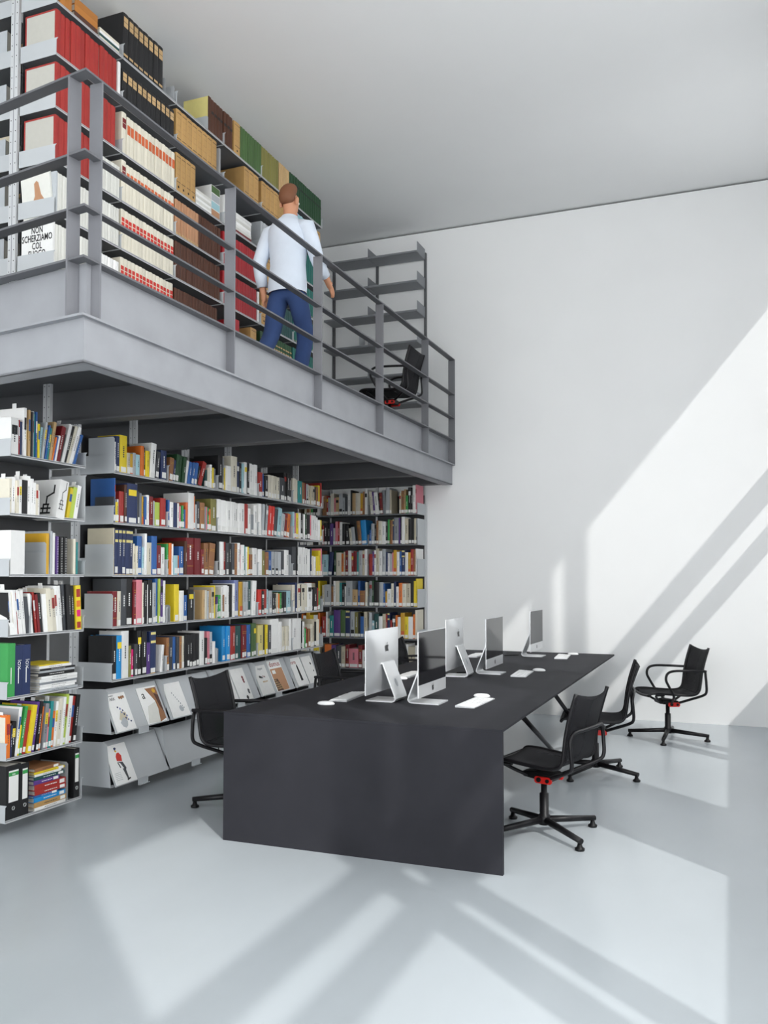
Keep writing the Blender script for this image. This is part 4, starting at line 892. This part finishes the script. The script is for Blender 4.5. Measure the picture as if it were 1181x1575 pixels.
# local frame: faces +y (along the gallery), right side = +x
J = []; E_ = []
def add(p, r, par=None):
    J.append((p, r)); k = len(J) - 1
    if par is not None: E_.append((par, k))
    return k
pel = add((0, 0, .93), (.125, .10)); sp = add((0, .01, 1.10), (.12, .095), pel); chs = add((0, .012, 1.28), (.14, .10), sp); ns = add((0, .02, 1.43), (.075, .062), chs)
nk = add((0, .03, 1.50), .052, ns); hd0 = add((0, .045, 1.57), (.062, .070), nk); hd1 = add((0, .05, 1.66), (.075, .09), hd0); hd2 = add((0, .04, 1.73), (.055, .07), hd1)
def arm(s, elbow, wrist, tip):
    sh = add((s * .175, .012, 1.385), .045, ns); el = add(elbow, .040, sh); wr_ = add(wrist, .027, el)
    d = (Vector(tip) - Vector(wrist)); pm = Vector(wrist) + d * .45; pk = add(tuple(pm), (.034, .018), wr_)
    side = Vector((0, 1, 0)).cross(d.normalized()); fwd = Vector((0, 1, 0)) - d.normalized() * d.normalized().y; fwd.normalize()
    for q, (o_, l_) in enumerate(((.026, .085), (.009, .095), (-.009, .09), (-.026, .07))):
        b0 = pm + d.normalized() * .035 + fwd * o_; k0 = add(tuple(b0), .0095, pk); k1 = add(tuple(b0 + d.normalized() * l_ * .55 + Vector((-s * .006, 0, 0))), .0085, k0); add(tuple(b0 + d.normalized() * l_ + Vector((-s * .02, 0, 0))), .007, k1)
    tb = Vector(wrist) + d * .2 + fwd * .03; t0 = add(tuple(tb), .011, wr_); add(tuple(tb + d.normalized() * .05 + fwd * .018), .0085, t0)
arm(1, (.25, .06, 1.13), (.25, .24, .99), (.25, .33, .93)); arm(-1, (-.24, -.06, 1.12), (-.23, -.02, .88), (-.23, .01, .78))
def leg(s, knee, ank, toe):
    hp = add((s * .09, 0, .88), .085, pel); k = add(knee, .057, hp); a = add(ank, .038, k); add(toe, (.036, .024), a)
leg(1, (.10, .14, .50), (.10, .02, .085), (.10, .16, .035)); leg(-1, (-.10, -.08, .48), (-.10, -.34, .12), (-.10, -.24, .035))
per = skin_obj('person', J, E_, 'skin', None, 2, 0); tag(per, 'person in pale shirt and blue trousers walking along the gallery behind the railing', 'person')
def loft(b, rings, m, n=20):
    V = [(cx + rx * math.cos(2 * math.pi * k / n), cy + ry * math.sin(2 * math.pi * k / n), z) for z, cx, cy, rx, ry in rings for k in range(n)]
    b.add(V, [(i * n + k, i * n + (k + 1) % n, (i + 1) * n + (k + 1) % n, (i + 1) * n + k) for i in range(len(rings) - 1) for k in range(n)], m, None, True)
b = MB(); loft(b, [(.84, 0, .0, .172, .142), (.90, 0, 0, .174, .145), (.98, 0, .003, .168, .138), (1.08, 0, .008, .16, .128), (1.2, 0, .012, .17, .13), (1.31, 0, .012, .186, .140), (1.39, 0, .012, .182, .136), (1.44, 0, .014, .150, .122), (1.475, 0, .022, .098, .098), (1.50, 0, .030, .072, .080), (1.515, 0, .034, .066, .072)], 'shirt')
b.tube([(.12, .012, 1.39), (.185, .012, 1.385), (.22, .03, 1.27), (.25, .06, 1.13), (.25, .13, 1.06), (.25, .20, 1.02)], [.075, .072, .066, .060, .055, .046], 'shirt', 14)
b.tube([(-.12, .012, 1.39), (-.185, .012, 1.385), (-.215, -.02, 1.27), (-.242, -.06, 1.12), (-.238, -.045, 1.02), (-.232, -.025, .92)], [.075, .072, .066, .060, .055, .046], 'shirt', 14)
b.build('shirt', per)
tj = [((0, 0, .96), (.142, .118)), ((0, 0, .90), (.140, .12)), ((.09, 0, .84), .098), ((.10, .14, .50), .075), ((.10, .03, .13), .062), ((-.09, 0, .84), .098), ((-.10, -.08, .48), .075), ((-.10, -.33, .16), .062)]
skin_obj('trousers', tj, [(0, 1), (1, 2), (2, 3), (3, 4), (1, 5), (5, 6), (6, 7)], 'trousers', per)
skin_obj('shoe', [((.10, -.02, .055), (.045, .045)), ((.10, .08, .04), (.046, .036)), ((.10, .19, .03), (.040, .026))], [(0, 1), (1, 2)], 'shoe', per)
skin_obj('shoe', [((-.10, -.38, .085), (.045, .045)), ((-.10, -.29, .05), (.046, .036)), ((-.10, -.19, .03), (.040, .026))], [(0, 1), (1, 2)], 'shoe', per)
skin_obj('hair', [((0, -.025, 1.60), (.072, .05)), ((0, -.015, 1.69), (.083, .075)), ((0, .03, 1.755), (.075, .07)), ((0, .085, 1.765), (.06, .035))], [(0, 1), (1, 2), (2, 3)], 'hair', per)
b = MB(); b.prism([(.118, 1.60), (.150, 1.598), (.128, 1.655)], -.014, .014, 'x', 'skin'); b.build('nose', per, bevel=.004)
b = MB(); b.box(-.028, .028, .105, .122, 1.556, 1.566, 'c_p'); b.build('mouth', per, bevel=.003)
for s in (-1, 1):
    b = MB(); b.lathe([(.006, 0), (.012, .004), (.010, .010)], 'c_w', 10, Matrix.Translation((s * .032, .113, 1.655)) @ Matrix.Rotation(R(-90), 4, 'X')); b.lathe([(.006, .009), (.005, .0115)], 'c_k', 10, Matrix.Translation((s * .032, .113, 1.655)) @ Matrix.Rotation(R(-90), 4, 'X')); b.build('eye', per)
    b = MB(); b.prism([(.01, 1.60), (.035, 1.61), (.045, 1.66), (.02, 1.672), (.005, 1.65)], s * .078 - .01, s * .078 + .01, 'x', 'skin'); b.build('ear', per, bevel=.006)
per.scale = (.955, .955, .955); per.location = (-3.28, 6.16, FZ); per.rotation_euler = (0, 0, R(-4))
